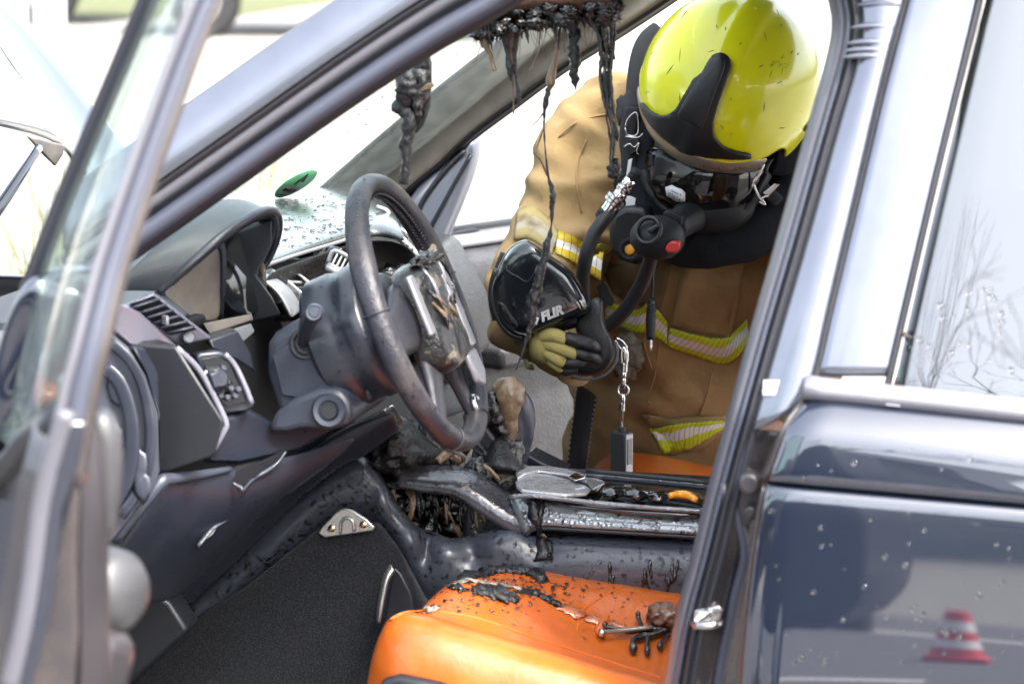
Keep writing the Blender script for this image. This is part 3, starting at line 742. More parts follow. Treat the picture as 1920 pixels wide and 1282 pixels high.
slab('cluster_ledge', P3([(402, 628, .455), (470, 606, .39), (478, 622, .39), (448, 648, .42)]), V(.01, -.02, -.004), 'silver', dash, bevel=.002)
slab('trim_panel', P3([(390, 636, .49), (446, 620, .45), (470, 660, .42), (480, 700, .41), (440, 672, .46), (400, 655, .49)]), V(.02, -.03, 0), 'plastic_blue', dash, bevel=.004)
band('cluster_side_trim', [(476, 514), (500, 528), (524, 552), (548, 596)], [(492, 508), (520, 520), (548, 542), (570, 580)], 'silver', dash, .62, .66, .006, n=14, m=6, fn=lambda a, b, i: at(a, b, y=.90 - i), sub=1)
box('dash_core', V(.44, 0, .86), V(.16, 0, 0), V(0, .60, 0), V(0, 0, .12), 'plastic_dark', dash, bevel=.01)
# driver's outer air vent
vent = slab('air_vent', P3([(226, 578, .66), (290, 548, .63), (400, 634, .54), (334, 648, .56)]), V(.03, -.04, -.01), 'trim_lav', car, bevel=.004)
slab('vent_well', P3([(243, 571, .664), (290, 556, .634), (369, 618, .566), (319, 628, .584)]), V(.0, .002, .001), 'plastic_dark', vent, bevel=0)
for k in range(6):
    t = (k + .5) / 6
    a = at(243 + 76 * t, 571 + 57 * t, y=.668 - .082 * t); b = at(290 + 79 * t, 556 + 62 * t, y=.640 - .07 * t)
    tube('slat', [a, a.lerp(b, .5) + V(-.003, .003, .001), b], .0036, 'plastic_blue', vent, seg=8, flat=.5, fdir=V(.3, .2, .93).normalized())
box('vent_tab', at(310, 600, y=.63), V(.006, -.006, 0), V(0, .004, 0), V(0, 0, .006), 'silver', vent, bevel=.002)
lathe('vent_wheel', at(352, 634, y=.572), V(-.6, .6, .5), [(.0, .004), (.007, .004), (.008, .003), (.008, -.004)], 'plastic_blue', vent, seg=18)
slab('silver_trim', P3([(198, 605, .690), (228, 568, .69), (262, 584, .67), (333, 648, .60), (320, 656, .60), (248, 646, .665)]), V(.02, -.02, -.01), 'trim_lav', dash, bevel=.004)
slab('demister_vent', P3([(226, 522, .60), (246, 514, .59), (268, 530, .58), (240, 536, .595)]), V(0, 0, .002), 'plastic_dark', dash, bevel=.001)
# light-switch module
lsm = slab('light_switch_panel', P3([(366, 668, .560), (376, 661, .556), (412, 657, .54), (436, 670, .53), (446, 690, .525), (479, 752, .515), (476, 764, .515), (464, 770, .515), (424, 776, .53), (412, 764, .54)]), V(.02, -.03, -.004), 'plastic_blue', car, bevel=.005)
slab('switch_face', P3([(378, 672, .566), (410, 667, .552), (430, 680, .54), (462, 752, .525), (428, 762, .54), (418, 755, .545)]), V(.0, .001, 0), 'glossblack', lsm, bevel=.001)
tube('panel_surround', P3([(422, 664, .545), (440, 684, .535), (458, 720, .53), (472, 756, .524)]), .0038, 'trim_lav', lsm, seg=8)
lathe('rotary_switch', at(404, 712, y=.556), V(-.75, .6, .3), [(.0, .014), (.010, .014), (.013, .011), (.015, 0), (.018, -.001), (.018, -.004)], 'plastic', lsm, seg=22)
box('switch_grip', at(404, 711, y=.568), V(.002, .002, .009), V(.004, .005, -.001), V(.003, -.003, 0), 'plastic_blue', lsm, bevel=.0015)
for a, b in ((388, 700), (392, 724), (412, 742), (432, 728), (440, 742), (426, 745), (446, 730), (418, 690), (408, 688)):
    lathe('button', at(a, b, y=.548), V(-.75, .6, .3), [(.0, .004), (.003, .004), (.004, .003), (.004, -.004)], 'plastic_blue', lsm, seg=10)
# driver's lower facings
fp = slab('lower_facing', P3([(247, 648, .672), (330, 652, .602), (372, 692, .575), (402, 745, .558), (422, 790, .55), (418, 808, .55), (398, 846, .55), (376, 866, .56), (300, 884, .655), (302, 776, .675), (279, 700, .68)]), V(.03, -.03, 0), 'plastic', dash, bevel=.006)
tube('facing_edge_highlight', P3([(331, 652, .606), (372, 692, .582), (402, 745, .565), (423, 790, .556), (420, 808, .556), (398, 847, .556)]), .0042, 'trim_lav', dash, seg=10)  # pale tube standing in for the highlight along the facing's edge
slab('column_surround', P3([(418, 780, .535), (470, 772, .50), (520, 800, .45), (640, 800, .38), (560, 846, .42), (450, 874, .50), (380, 868, .55), (402, 846, .555)]), V(.03, -.05, 0), 'plastic', dash, bevel=.008)
kp = grid('knee_panel', [P3([(300, 902, .66), (360, 892, .61), (432, 880, .55), (500, 858, .48), (570, 846, .42), (690, 800, .34)]), P3([(268, 945, .67), (340, 940, .62), (436, 935, .55), (500, 912, .48), (560, 890, .42), (640, 850, .36)]), P3([(230, 1000, .67), (320, 1010, .60), (405, 1000, .53), (455, 975, .47), (505, 940, .42), (580, 885, .38)]), P3([(200, 1045, .66), (270, 1080, .58), (335, 1080, .52), (390, 1040, .46), (440, 995, .42), (530, 918, .38)]), P3([(180, 1090, .62), (250, 1130, .54), (315, 1128, .48), (360, 1085, .44), (415, 1030, .40), (500, 940, .37)])], 'plastic', dash, sub=2, solid=.008)
tube('knee_panel_lip', P3([(214, 1012, .68), (262, 950, .68), (300, 905, .668), (316, 898, .655), (372, 890, .612), (432, 879, .56)]), [.008, .009, .009, .008, .006, .004], 'plastic_blue', dash, seg=10)
slab('torn_opening', P3([(434, 902, .556), (446, 884, .55), (500, 862, .49), (532, 846, .47), (520, 862, .475), (480, 892, .51), (452, 915, .545)]), V(.004, -.004, 0), 'plastic_dark', dash, bevel=0)
tube('torn_edge', P3([(436, 905, .562), (452, 914, .556), (456, 918, .555), (474, 898, .52), (498, 884, .50), (520, 868, .485), (536, 846, .475)]), [.0015, .003, .002, .0022, .003, .002, .002], 'plastic_blue', dash, seg=7)
tube('torn_edge', P3([(372, 1025, .575), (394, 996, .556), (406, 986, .55), (430, 972, .53)]), [.001, .003, .0022, .001], 'plastic_blue', dash, seg=7)
slab('screw_recess', P3([(370, 1022, .575), (392, 992, .556), (410, 984, .548), (398, 1002, .556)]), V(.003, -.003, 0), 'plastic_dark', dash, bevel=0)
slab('dash_end_panel', P3([(150, 650, .72), (198, 612, .70), (244, 650, .69), (276, 704, .69), (300, 776, .685), (303, 884, .68), (290, 918, .69), (215, 1014, .70), (140, 1060, .72)]), V(.03, -.02, 0), 'plastic_blue', dash, bevel=.006)
for pts, r_ in (([(205, 640, .705), (240, 672, .705), (266, 720, .70), (280, 786, .70), (280, 850, .70), (266, 905, .70), (226, 966, .71)], .0075), ([(196, 690, .71), (222, 715, .71), (240, 760, .71), (248, 820, .71), (240, 890, .71), (210, 950, .71)], .010)):
    tube('end_panel_rib', P3(pts), r_, 'plastic', dash, seg=10, flat=.3, fdir=V(0, 1, 0))
for k in range(9):
    rg = random.Random(k); a, b = rg.uniform(200, 270), rg.uniform(700, 920)
    lump('scorch_blister', at(a, b, y=.705), (.012, .003, .02), 'plastic_blue', dash, amp=.5, seed=k, level=2)
# wet dash top, reaching across to the passenger side
ZD = 1.015
def dz(px, py, dzv=0): return at(px, py, z=ZD + dzv)
rows = [[dz(a, b, c) for a, b in r] for r, c in (
    ([(380, 366), (470, 362), (560, 358), (640, 357), (690, 368), (740, 392)], -.01),
    ([(400, 395), (480, 392), (570, 386), (650, 384), (700, 394), (745, 410)], .0),
    ([(430, 430), (500, 430), (590, 418), (660, 408), (710, 412), (752, 426)], .002),
    ([(465, 478), (525, 468), (600, 448), (665, 432), (715, 428), (762, 440)], .0),
    ([(482, 508), (540, 488), (606, 464), (670, 444), (722, 438), (770, 452)], -.010))]
dt = grid('dash_top', rows, 'dash_top', dash, sub=2, solid=.01)
b_dt = bvh_of(dt)
droplets('water_beads', b_dt, [(500, 480), (530, 370), (640, 362), (700, 400), (640, 440)], 160, .0010, .0028, 'water', dash, 11)
g = []
for k in range(70):                                   # soot flecks and splinters lying in the wet
    rg = random.Random(100 + k); a, b = rg.uniform(510, 700), rg.uniform(366, 470)
    l, n_ = hit(b_dt, a, b, .0012); dd = V(rg.uniform(-1, 1), rg.uniform(-1, 1) * .4, 0).normalized()
    g.append(boxgeo(l, dd * rg.uniform(.002, .006), V(-dd.y, dd.x, 0) * .0007, V(0, 0, .0006)))
v, f = multi(g); o = mk('soot_flecks', v, f, 'char', dash); o['kind'] = 'stuff'
# facia below the dash top: burnt out middle with vent frames
g = grid('facia', [[dz(482, 510), dz(540, 490), dz(606, 466), dz(670, 446), dz(722, 440), dz(770, 454)],
                   [at(496, 560, y=.24), at(560, 540, y=.10), at(620, 520, y=-.05), at(690, 500, y=-.2), at(740, 490, y=-.36), at(790, 496, y=-.5)],
                   [at(520, 620, y=.22), at(590, 610, y=.08), at(650, 600, y=-.05), at(710, 590, y=-.2), at(760, 590, y=-.36), at(812, 590, y=-.5)],
                   [at(560, 720, y=.20), at(640, 710, y=.08), at(700, 720, y=-.02), at(760, 720, y=-.2), at(810, 700, y=-.36), at(850, 690, y=-.5)],
                   [at(620, 800, y=.2), at(690, 800, y=.1), at(750, 810, y=0), at(810, 800, y=-.15), at(860, 780, y=-.3), at(890, 770, y=-.45)]], 'char_matt', dash, sub=2, solid=.01)
cv = slab('air_vent', [at(a, b, y=.20) for a, b in ((498, 513), (512, 505), (536, 520), (584, 562), (574, 572))], V(.01, -.02, 0), 'silver', car, bevel=.003)
slab('vent_side', [at(a, b, y=.17) for a, b in ((556, 514), (566, 516), (604, 545), (598, 556))], V(.01, -.02, 0), 'silver', cv, bevel=.003)
for k in range(4):
    tube('slat', [at(524 + 15 * k, 516 + 12 * k, y=.195), at(552 + 13 * k, 520 + 10 * k, y=.175)], .0022, 'silver' if k % 2 else 'plastic', cv, seg=8)
cv2 = mk('air_vent', *multi([tubegeo([at(a, b, y=.1) for a, b in q], r_, seg=8) for q, r_ in (([(614, 494), (628, 470), (664, 488)], .0035), ([(614, 494), (650, 512)], .0035), ([(664, 488), (650, 512)], .003))] + [slabgeo([at(a, b, y=.11) for a, b in ((609, 508), (615, 497), (652, 514), (648, 523))], V(.01, -.02, 0))]), 'silver', car)
for k in range(4):
    tube('slat', [at(622 + 8 * k, 498 + 4 * k, y=.1), at(634 + 8 * k, 474 + 4 * k, y=.1)], .0018, 'white_print', cv2, seg=6)
tube('dash_edge_strip', [at(489, 501, y=.24), at(560, 477, y=.10), at(620, 459, y=.0), at(660, 446, y=-.08)], .0032, 'silver', dash, seg=8)
slab('burnt_screen_housing', [at(a, b, y=.02) for a, b in ((560, 484), (634, 462), (652, 470), (626, 470), (610, 500), (600, 540), (566, 512))], V(.03, -.02, 0), 'glossblack', dash, bevel=.003)
for k in range(9):
    rg = random.Random(300 + k); tube('melted_thread', [at(590 + 4 * k, 476 - k, y=.03), at(588 + 4 * k + rg.uniform(-6, 6), 486 - k, y=.035), at(586 + 5 * k + rg.uniform(-9, 9), 496 + rg.uniform(-6, 6), y=.03)], [.002, .0014, .0008], 'tar', dash, seg=6, rough=.6)
lump('melted_facia', at(560, 575, y=.2), (.03, .04, .02), 'char_matt', dash, amp=.5, seed=23)
pv = mk('air_vent', *multi([tubegeo([at(a, b, y=-.28) for a, b in q], r_, seg=8) for q, r_ in (([(704, 420), (728, 412), (726, 396), (706, 388)], .004), ([(712, 430), (744, 440), (790, 486)], .007), ([(740, 424), (768, 442), (786, 474)], .004))]), 'silver', car)
for k in range(6):
    tube('slat', [at(724 + 10 * k, 430 + 7 * k, y=-.27), at(738 + 9 * k, 424 + 9 * k, y=-.3)], .0022, 'white_print', pv, seg=6)
slab('glovebox_lid', [at(a, b, y=-.35) for a, b in ((706, 470), (790, 488), (850, 600), (860, 700), (800, 760), (740, 640))], V(.02, -.3, 0), 'door_card', dash, bevel=.01)
b_col = bvh_of(sw, colm, hd)
droplets('water_beads', b_col, [(560, 580), (660, 330), (760, 340), (900, 640), (860, 830), (760, 740), (620, 740), (520, 760)], 170, .0008, .0020, 'water', car, 61)
lump('melted_facia', at(735, 520, y=-.1), (.03, .05, .018), 'char', dash, amp=.5, seed=25)
# ---- footwell, tunnel trim and centre console
def tun(px, py, ins): return at(px, py, y=.165 - ins)
slab('footwell_carpet', [at(a, b, y=.19) for a, b in ((100, 1400), (300, 1200), (340, 1168), (455, 1104), (590, 996), (706, 982), (745, 1026), (775, 1086), (800, 1140), (800, 1400))], V(0, -.03, 0), 'carpet', car, bevel=.004)
box('floor', V(0, 0, .27), V(.75, 0, 0), V(0, .70, 0), V(0, 0, .012), 'carpet', car, bevel=.004)
box('bulkhead', V(.62, 0, .62), V(.02, 0, 0), V(0, .68, 0), V(0, 0, .34), 'char_matt', car, bevel=.006)
slab('kick_panel', [at(a, b, y=.40) for a, b in ((150, 1060), (262, 1096), (318, 1130), (352, 1182), (236, 1290), (120, 1300))], V(0, -.05, 0), 'plastic_dark', car, bevel=.006)
TT = [(333, 1151), (400, 1092), (470, 1025), (564, 931), (610, 893), (645, 868), (676, 858), (704, 884), (732, 932), (772, 985), (820, 1004), (852, 1013), (900, 1003), (960, 985), (1010, 1002), (1100, 1006), (1200, 1010), (1330, 1014)]
TB = [(355, 1181), (405, 1150), (451, 1116), (564, 1025), (601, 995), (640, 990), (680, 985), (706, 990), (738, 1018), (768, 1074), (790, 1130), (840, 1150), (920, 1150), (980, 1150), (1040, 1150), (1120, 1160), (1200, 1170), (1330, 1190)]
A, B = catmull(TT, 4), catmull(TB, 4); rows = []
for i in range(15):
    t = i / 14; row = []
    for a, b in zip(A, B):
        x, y = a[0] + (b[0] - a[0]) * t, a[1] + (b[1] - a[1]) * t
        ins = -.022 * math.sin(math.pi * min(1, t * 1.15)) + .03 * max(0, .12 - t) / .12 * (.4 if x < 690 else .9)
        for cx, cy, sx, sy, am in ((800, 1032, 15, 26, .022), (772, 1010, 16, 22, -.012), (835, 1030, 20, 25, -.012), (893, 1045, 22, 24, .020), (925, 1020, 25, 20, -.010), (720, 930, 12, 30, -.008), (1015, 1035, 22, 40, .008)):
            ins += am * math.exp(-((x - cx) / sx) ** 2 - ((y - cy) / sy) ** 2)
        row.append(tun(x, y, ins))
    rows.append(row)
cons = grid('centre_console', rows, 'plastic_wet', car, sub=1, solid=.006)
band('tunnel_edge', [(300, 1122), (430, 1002), (545, 872), (650, 802), (738, 768)], [(333, 1148), (470, 1022), (564, 928), (645, 866), (680, 852), (748, 800)], 'plastic', car, .0, .03, .008, n=40, m=6, fn=lambda a, b, i: at(a, b, y=.30 - i), sub=1)
slab('brown_fairing', [at(a, b, y=.20) for a, b in ((560, 862), (620, 815), (722, 764), (745, 802), (690, 838), (640, 862), (585, 900))], V(0, -.04, 0), 'paint_jamb_brown', car, bevel=.006)
# alloy foot-rest bracket with two screws
br = slab('alloy_bracket', [at(a, b, y=.197) for a, b in ((598, 998), (606, 985), (630, 960), (640, 953), (652, 951), (664, 955), (688, 970), (705, 986), (702, 993), (668, 998), (612, 1006))], V(0, .006, 0), 'alloy', car, bevel=.002)
tube('pressed_rim', [at(a, b, y=.205) for a, b in ((638, 1000), (639, 982), (645, 972), (655, 972), (662, 979), (664, 996))], .0022, 'alloy', br, seg=8)
for a, b in ((622, 990), (681, 983)):
    lathe('screw', at(a, b, y=.203), V(0, 1, .1), [(.0, .003), (.003, .0028), (.0052, .0015), (.0056, 0), (.008, -.0002), (.008, -.002)], 'screw', br, seg=14)
# accelerator pedal
pd = tube('pedal', [at(736, 1064, y=.28), at(724, 1084, y=.285), at(717, 1115, y=.29), at(712, 1145, y=.295), at(710, 1164, y=.295)], [.010, .012, .012, .011, .008], 'alloy', car, seg=12, flat=.35, fdir=V(.9, .4, .1).normalized())
slab('pedal_arm', [at(a, b, y=.255) for a, b in ((738, 1062), (752, 1075), (770, 1110), (778, 1150), (745, 1170), (720, 1160))], V(0, -.02, 0), 'plastic_dark', pd, bevel=.003)
# console crown: glossy trims, cup holder
mat('console_trim', (.17, .19, .205), .14, .35, coat=1.0, var=((.10, .105, .115), 22, .4, .65), drops=(130, .0008))
mat('console_wet', (.055, .055, .068), .16, .2, coat=.8, var=((.02, .02, .022), 30, .45, .65), bump=(90, .0012))
t1 = band('console_front_trim', [(745, 868), (800, 872), (862, 880), (905, 898), (960, 934), (1000, 948)], [(748, 912), (800, 922), (850, 928), (890, 952), (948, 990), (990, 1004)], 'console_wet', cons, .035, -.005, .014, n=30, m=9, fn=lambda a, b, i: at(a, b, y=.155 - i), )
t2 = band('console_side_trim', [(955, 934), (1000, 932), (1100, 944), (1200, 953), (1335, 962)], [(985, 1002), (1010, 986), (1100, 990), (1200, 996), (1335, 1004)], 'console_trim', cons, .030, -.006, .008, n=30, m=9, fn=lambda a, b, i: at(a, b, y=.165 - i))
tube('trim_bead', [at(a, b, y=.172) for a, b in ((985, 1004), (1010, 990), (1100, 994), (1200, 1000), (1335, 1008))], .0035, 'rubber', cons, seg=8)
tube('trim_bead', [at(a, b, y=.170) for a, b in ((956, 932), (1000, 929), (1100, 941), (1200, 950), (1335, 959))], .004, 'console_trim', cons, seg=8)
ZC = .683
top = grid('console_top', [[at(a, b, z=ZC) for a, b in ((950, 928), (1010, 931), (1100, 942), (1200, 951), (1340, 960))], [at(a, b, z=ZC + .004) for a, b in ((935, 900), (1010, 906), (1100, 918), (1200, 924), (1340, 934))], [at(a, b, z=ZC) for a, b in ((925, 868), (1000, 878), (1100, 893), (1200, 902), (1340, 914))]], 'glossblack', cons, sub=2, solid=.02)
def zc(l, h=.006): return [at(a, b, z=ZC + h) for a, b in l]
mat('bright_trim', (.46, .46, .47), .28, .5, coat=.5, rvar=(30, .2, .4))
cup = slab('cup_holder_bowl', zc([(966, 908), (975, 900), (1000, 894), (1030, 896), (1068, 906), (1098, 916), (1108, 922), (1100, 931), (1060, 934), (1010, 930), (978, 926), (968, 918)]), V(0, 0, .006), 'bright_trim', cons, bevel=.004)
slab('cup_holder_rim', zc([(966, 892), (990, 880), (1030, 880), (1066, 886), (1100, 896), (1134, 908), (1120, 924), (1110, 920), (1100, 910), (1060, 896), (1010, 889), (985, 893), (970, 902)], .010), V(0, 0, .006), 'bright_trim', cons, bevel=.003)
slab('cup_holder_tab', zc([(1066, 896), (1080, 888), (1098, 898), (1078, 903)], .017), V(0, 0, .003), 'chrome', cons, bevel=.001)
slab('console_glass_lid', zc([(1098, 900), (1118, 904), (1134, 908), (1112, 920)], .018), V(0, 0, .003), 'alloy', cons, bevel=.001)
for k, (a, b, w) in enumerate(((1150, 922, 22), (1195, 926, 26), (1236, 930, 20))):
    lump('melted_switch', at(a, b, z=ZC + .012), (.018, .02, .008), 'glossblack', cons, amp=.25, seed=30 + k)
tube('amber_clip', zc([(1256, 929), (1272, 926), (1290, 928), (1304, 936)], .018), [.004, .0055, .006, .004], 'amber', cons, seg=10)
for k in range(3):
    tube('console_rail', zc([(1100, 893 - k * 5), (1200, 902 - k * 5), (1340, 915 - k * 5)], .016 + .004 * k), .004, ('plastic', 'console_trim', 'rubber')[k], cons, seg=8)
# gear lever with burnt knob and gaiter
gl_ = tube('gear_lever', [at(963, 905, y=0), at(966, 862, y=0), at(968, 820, y=0), at(962, 790, y=0)], [.020, .014, .012, .012], 'char', car, seg=14, rough=.25, rs=90)
v, f = tubegeo([at(972, 880, y=-.01), at(976, 840, y=-.012), at(974, 790, y=-.012), at(960, 752, y=-.01), at(950, 733, y=-.01)], [.010, .015, .025, .027, .008], seg=18, n=5, rough=.08, rs=60)
mk('knob', v, f, 'plastic_blue', gl_, sub=1)
tube('melted_knob_skin', [at(940, 728, y=.0), at(954, 733, y=.016), at(958, 752, y=.022), at(957, 780, y=.022), at(960, 806, y=.02), at(958, 838, y=.018)], [.012, .020, .019, .013, .009, .004], 'melt_tan', gl_, seg=14, rough=.35, rs=70, n=6)
tube('char_crust', [at(922, 738, y=.01), at(926, 758, y=.016), at(934, 782, y=.018), at(944, 808, y=.016), at(955, 836, y=.012), at(962, 870, y=.014), at(966, 905, y=.014)], [.010, .017, .016, .013, .014, .018, .020], 'char', gl_, seg=14, rough=.8, rs=110, n=7)
tube('knob_cap', [at(918, 742, y=.0), at(930, 728, y=.004), at(948, 722, y=.004), at(966, 726, y=.0)], [.004, .009, .010, .006], 'ash', gl_, seg=12, rough=.4)
loft('gear_gaiter', [[at(936 + 46 * math.cos(t) * k, 895 + dy + 18 * math.sin(t) * k, y=.02 - .07 * math.sin(t) * k) for t in np.linspace(0, 6.283, 18, endpoint=False)] for k, dy in ((1.15, 8), (1.0, -8), (.72, -30), (.48, -52), (.26, -75))], 'char_matt', car, sub=1)
slab('lever_shroud', [at(a, b, y=.03) for a, b in ((908, 796), (932, 826), (948, 850), (965, 880), (1000, 905), (900, 900), (868, 870), (884, 830))], V(0, -.05, 0), 'leather_black', car, bevel=.005)
slab('console_wedge', [at(a, b, y=-.14) for a, b in ((985, 850), (1008, 862), (1058, 886), (1000, 892), (975, 880))], V(0, -.06, 0), 'plastic', car, bevel=.004)
lump('melted_base', at(944, 893, y=.05), (.020, .02, .010), 'ash', gl_, amp=.5, seed=41)
box('console_core', V(-.33, 0, .50), V(.34, 0, 0), V(0, .13, 0), V(0, 0, .165), 'plastic_dark', cons, bevel=.01)
# burnt-out hole in the console and the charred stack above it
slab('burnt_cavity', [at(a, b, y=.04) for a, b in ((690, 850), (760, 800), (900, 830), (990, 950), (960, 1000), (850, 1030), (760, 1000))], V(0, -.06, 0), 'char_matt', cons, bevel=.004)
rg = random.Random(5); g = []; gt = []; ga = []
CAV = [(725, 905), (760, 925), (850, 932), (890, 955), (952, 992), (905, 1002), (850, 1010), (800, 1000), (765, 975), (738, 940)]
STK = [(690, 840), (735, 790), (800, 815), (885, 850), (930, 880), (930, 910), (860, 885), (748, 872), (720, 890)]
k = 0
while k < 190:
    P_ = CAV if k < 110 else STK
    a, b = rg.uniform(680, 960), rg.uniform(780, 1012)
    if not inpoly(a, b, P_): continue
    k += 1
    s = rg.uniform(.006, .02); y_ = rg.uniform(.06, .12) if P_ is CAV else rg.uniform(.02, .10)
    rot = Matrix.Rotation(rg.uniform(0, 3), 3, 'X') @ Matrix.Rotation(rg.uniform(0, 3), 3, 'Z')
    ge = lumpgeo(at(a, b, y=y_), (s, s * rg.uniform(.3, .8), s * rg.uniform(.3, 1.4)), amp=.7, fs=2.6, seed=k, level=2, rot=rot)
    (gt if rg.random() < .10 else ga if rg.random() < .07 else g).append(ge)
for nm, gg, mm in (('charred_debris', g, 'char'), ('scorched_scraps', gt, 'melt_tan'), ('ash_scraps', ga, 'ash')):
    v, f = multi(gg); o = mk(nm, v, f, mm, cons); o['kind'] = 'stuff'
for k in range(26):                                    # drooping melted ribs inside the hole
    a = rg.uniform(735, 930); b0 = 920 + max(0, a - 850) * .6; b1 = min(b0 + rg.uniform(25, 70), 1005)
    tube('melted_rib', [at(a, b0, y=.12), at(a + rg.uniform(-8, 8), (b0 + b1) / 2, y=.13), at(a + rg.uniform(-14, 14), b1, y=.125)], [.005, .003, .0015], rg.choice(['tar', 'tar', 'char', 'melt_tan']), cons, seg=7, rough=.5)
tube('burnt_duct', [at(728, 800, y=.14), at(760, 822, y=.13), at(795, 848, y=.12), at(828, 872, y=.11)], [.020, .023, .021, .014], 'char_matt', cons, seg=16, rough=.3, rs=50)
lump('charred_block', at(745, 850, y=.15), (.035, .03, .030), 'char_matt', cons, amp=.5, fs=2, seed=51, level=4)
tube('singed_bracket', [at(820, 866, y=.13), at(834, 855, y=.12), at(850, 846, y=.11)], [.006, .008, .005], 'melt_tan', cons, seg=8, rough=.5)
for a0, b0, a1, b1, mm in ((790, 820, 850, 862, 'ash'), (838, 840, 880, 862, 'trim_olive'), (860, 880, 885, 842, 'trim_olive'), (907, 872, 936, 900, 'melt_tan'), (818, 800, 832, 850, 'tar'), (866, 856, 872, 890, 'tar'), (700, 830, 735, 850, 'tar')):
    tube('burnt_strut', [at(a0, b0, y=.12), at((a0 + a1) / 2 + 3, (b0 + b1) / 2, y=.115), at(a1, b1, y=.11)], [.003, .004, .002], mm, cons, seg=7, rough=.6)
# tar run over the console edge
bc = bvh_of(cons, t2, top)
for pts, r_, mm in (([(1000, 930), (1002, 950), (1006, 975), (1012, 1000), (1018, 1020), (1022, 1050)], (.006, .010, .008, .006, .010, .013), 'tar'), ([(1016, 935), (1014, 960), (1010, 985), (1016, 1010), (1030, 1022), (1026, 1050)], (.004, .005, .004, .005, .006, .008), 'tar'), ([(1012, 990), (1016, 1006), (1024, 1014)], (.003, .005, .003), 'melt_tan')):
    tube('tar_run', [hit(bc, a, b, .002)[0] for a, b in pts], r_, mm, cons, seg=9, rough=.5, rs=120, n=6)
b_c = bvh_of(cons); b_t = bvh_of(t2, t1)
droplets('water_beads', b_c, [(340, 1160), (560, 960), (680, 870), (760, 1000), (720, 1010), (600, 1000), (450, 1110)], 330, .0009, .0028, 'water', cons, 21)
droplets('water_beads', b_c, [(760, 1000), (960, 990), (1300, 1010), (1290, 1110), (1000, 1060), (790, 1110)], 300, .0009, .0030, 'water', cons, 22)
droplets('water_beads', b_t, [(900, 910), (1000, 935), (1310, 965), (1310, 1000), (990, 995)], 190, .0009, .0026, 'water', cons, 23)
rg = random.Random(77)
for k in range(12):                                    # sooty runs down the console side
    a = rg.uniform(1130, 1295); b = rg.uniform(1045, 1080)
    tube('soot_run', [hit(b_c, a, b, .0004)[0], hit(b_c, a + rg.uniform(-3, 3), b + 14, .0004)[0], hit(b_c, a + rg.uniform(-6, 6), b + rg.uniform(24, 45), .0004)[0]], [.0012, .003, .0016], 'char', cons, seg=6, rough=.7, rs=200)

# ---- driver's seat
seat = root_seat = None
def bol(yv):                                           # cross profile: (height, set)
    return 0
YS = [.655, .672, .672, .655, .625, .59, .55, .50, .43, .36, .30, .26, .225, .19, .16, .145, .145]
def zr(x): return .632 + (x + .08) * .225
XS = [.006, .001, -.014, -.04, -.08, -.13, -.20, -.28, -.36, -.45, -.55]
fr = [-.16, -.09, -.032, -.006, 0, 0, 0, 0, 0, 0, 0]
rows = []
for x, dzf in zip(XS, fr):
    row = []
    deep = min(1, max(0, (-.12 - x) / .10))           # hollow towards the back
    for i, yv in enumerate(YS):
        zz = zr(x)
        h = {0: -.22, 1: -.13, 2: -.06, 3: -.015, 4: .0, 5: -.008, 6: -.034 - .020 * deep, 7: -.036 - .055 * deep, 8: -.028 - .066 * deep, 9: -.028 - .066 * deep, 10: -.034 - .050 * deep, 11: -.050 - .026 * deep, 12: -.046 - .006 * deep, 13: -.044, 14: -.056, 15: -.11, 16: -.2}[i]
        if i >= 9: h += .13 * max(0, -.08 - x) * min(1, (i - 8) / 3)
        h += .004 * noise.noise(V(x * 14, yv * 14, 2))
        dd = dzf * (1 if 2 < i < 14 else .75)
        yy = yv + (.0 if x < -.06 else -.06 * (x + .06) / .066 * (1 if yv > .4 else -1) * abs(yv - .4) / .27)
        row.append(V(x, yy, zz + h + dd))
    rows.append(row)
seat = grid('driver_seat', rows, 'orange', car, sub=3, solid=.006)
tx = bpy.data.textures.new('leather_wrinkle', 'CLOUDS'); tx.noise_scale = .06; tx.noise_depth = 3
dm = seat.modifiers.new('wrinkle', 'DISPLACE'); dm.texture = tx; dm.strength = .0030; dm.mid_level = .5; dm.texture_coords = 'GLOBAL'
b_s = bvh_of(seat)
def onseat(l, off=.001): return [hit(b_s, a, b, off, 3.5)[0] for a, b in l]
for pts in ([(724, 1166), (760, 1148), (820, 1146), (900, 1160), (980, 1188), (1080, 1220), (1160, 1245), (1240, 1270)], [(1166, 1100), (1140, 1112), (1108, 1132), (1088, 1152), (1082, 1180)]):
    tube('seat_seam', onseat(resample(pts, 60), .0002), .0016, 'seam', seat, seg=6, n=2)
slab('seat_valance', [V(a, .668, b) for a, b in ((-.035, .570), (-.06, .578), (-.11, .572), (-.20, .545), (-.35, .50), (-.5, .46), (-.5, .34), (-.035, .34))], V(0, .022, 0), 'plastic_dark', seat, bevel=.008)
box('seat_base', V(-.22, .40, .40), V(.24, 0, 0), V(0, .22, 0), V(0, 0, .09), 'plastic_dark', seat, bevel=.01)
# backrest, set behind the pillar
rings = []
for s, (zx, zz) in enumerate(((-.52, .50), (-.56, .62), (-.62, .80), (-.67, 1.0), (-.70, 1.12), (-.71, 1.16))):
    hw = (.25, .26, .26, .25, .21, .16)[s]
    rings.append([V(zx - .05 + .07 * math.cos(t) * (1 + .35 * abs(math.sin(t)) ** 3), .40 + hw * math.sin(t), zz) for t in np.linspace(0, 6.283, 20, endpoint=False)])
loft('seat_backrest', rings, 'orange', seat, sub=1)
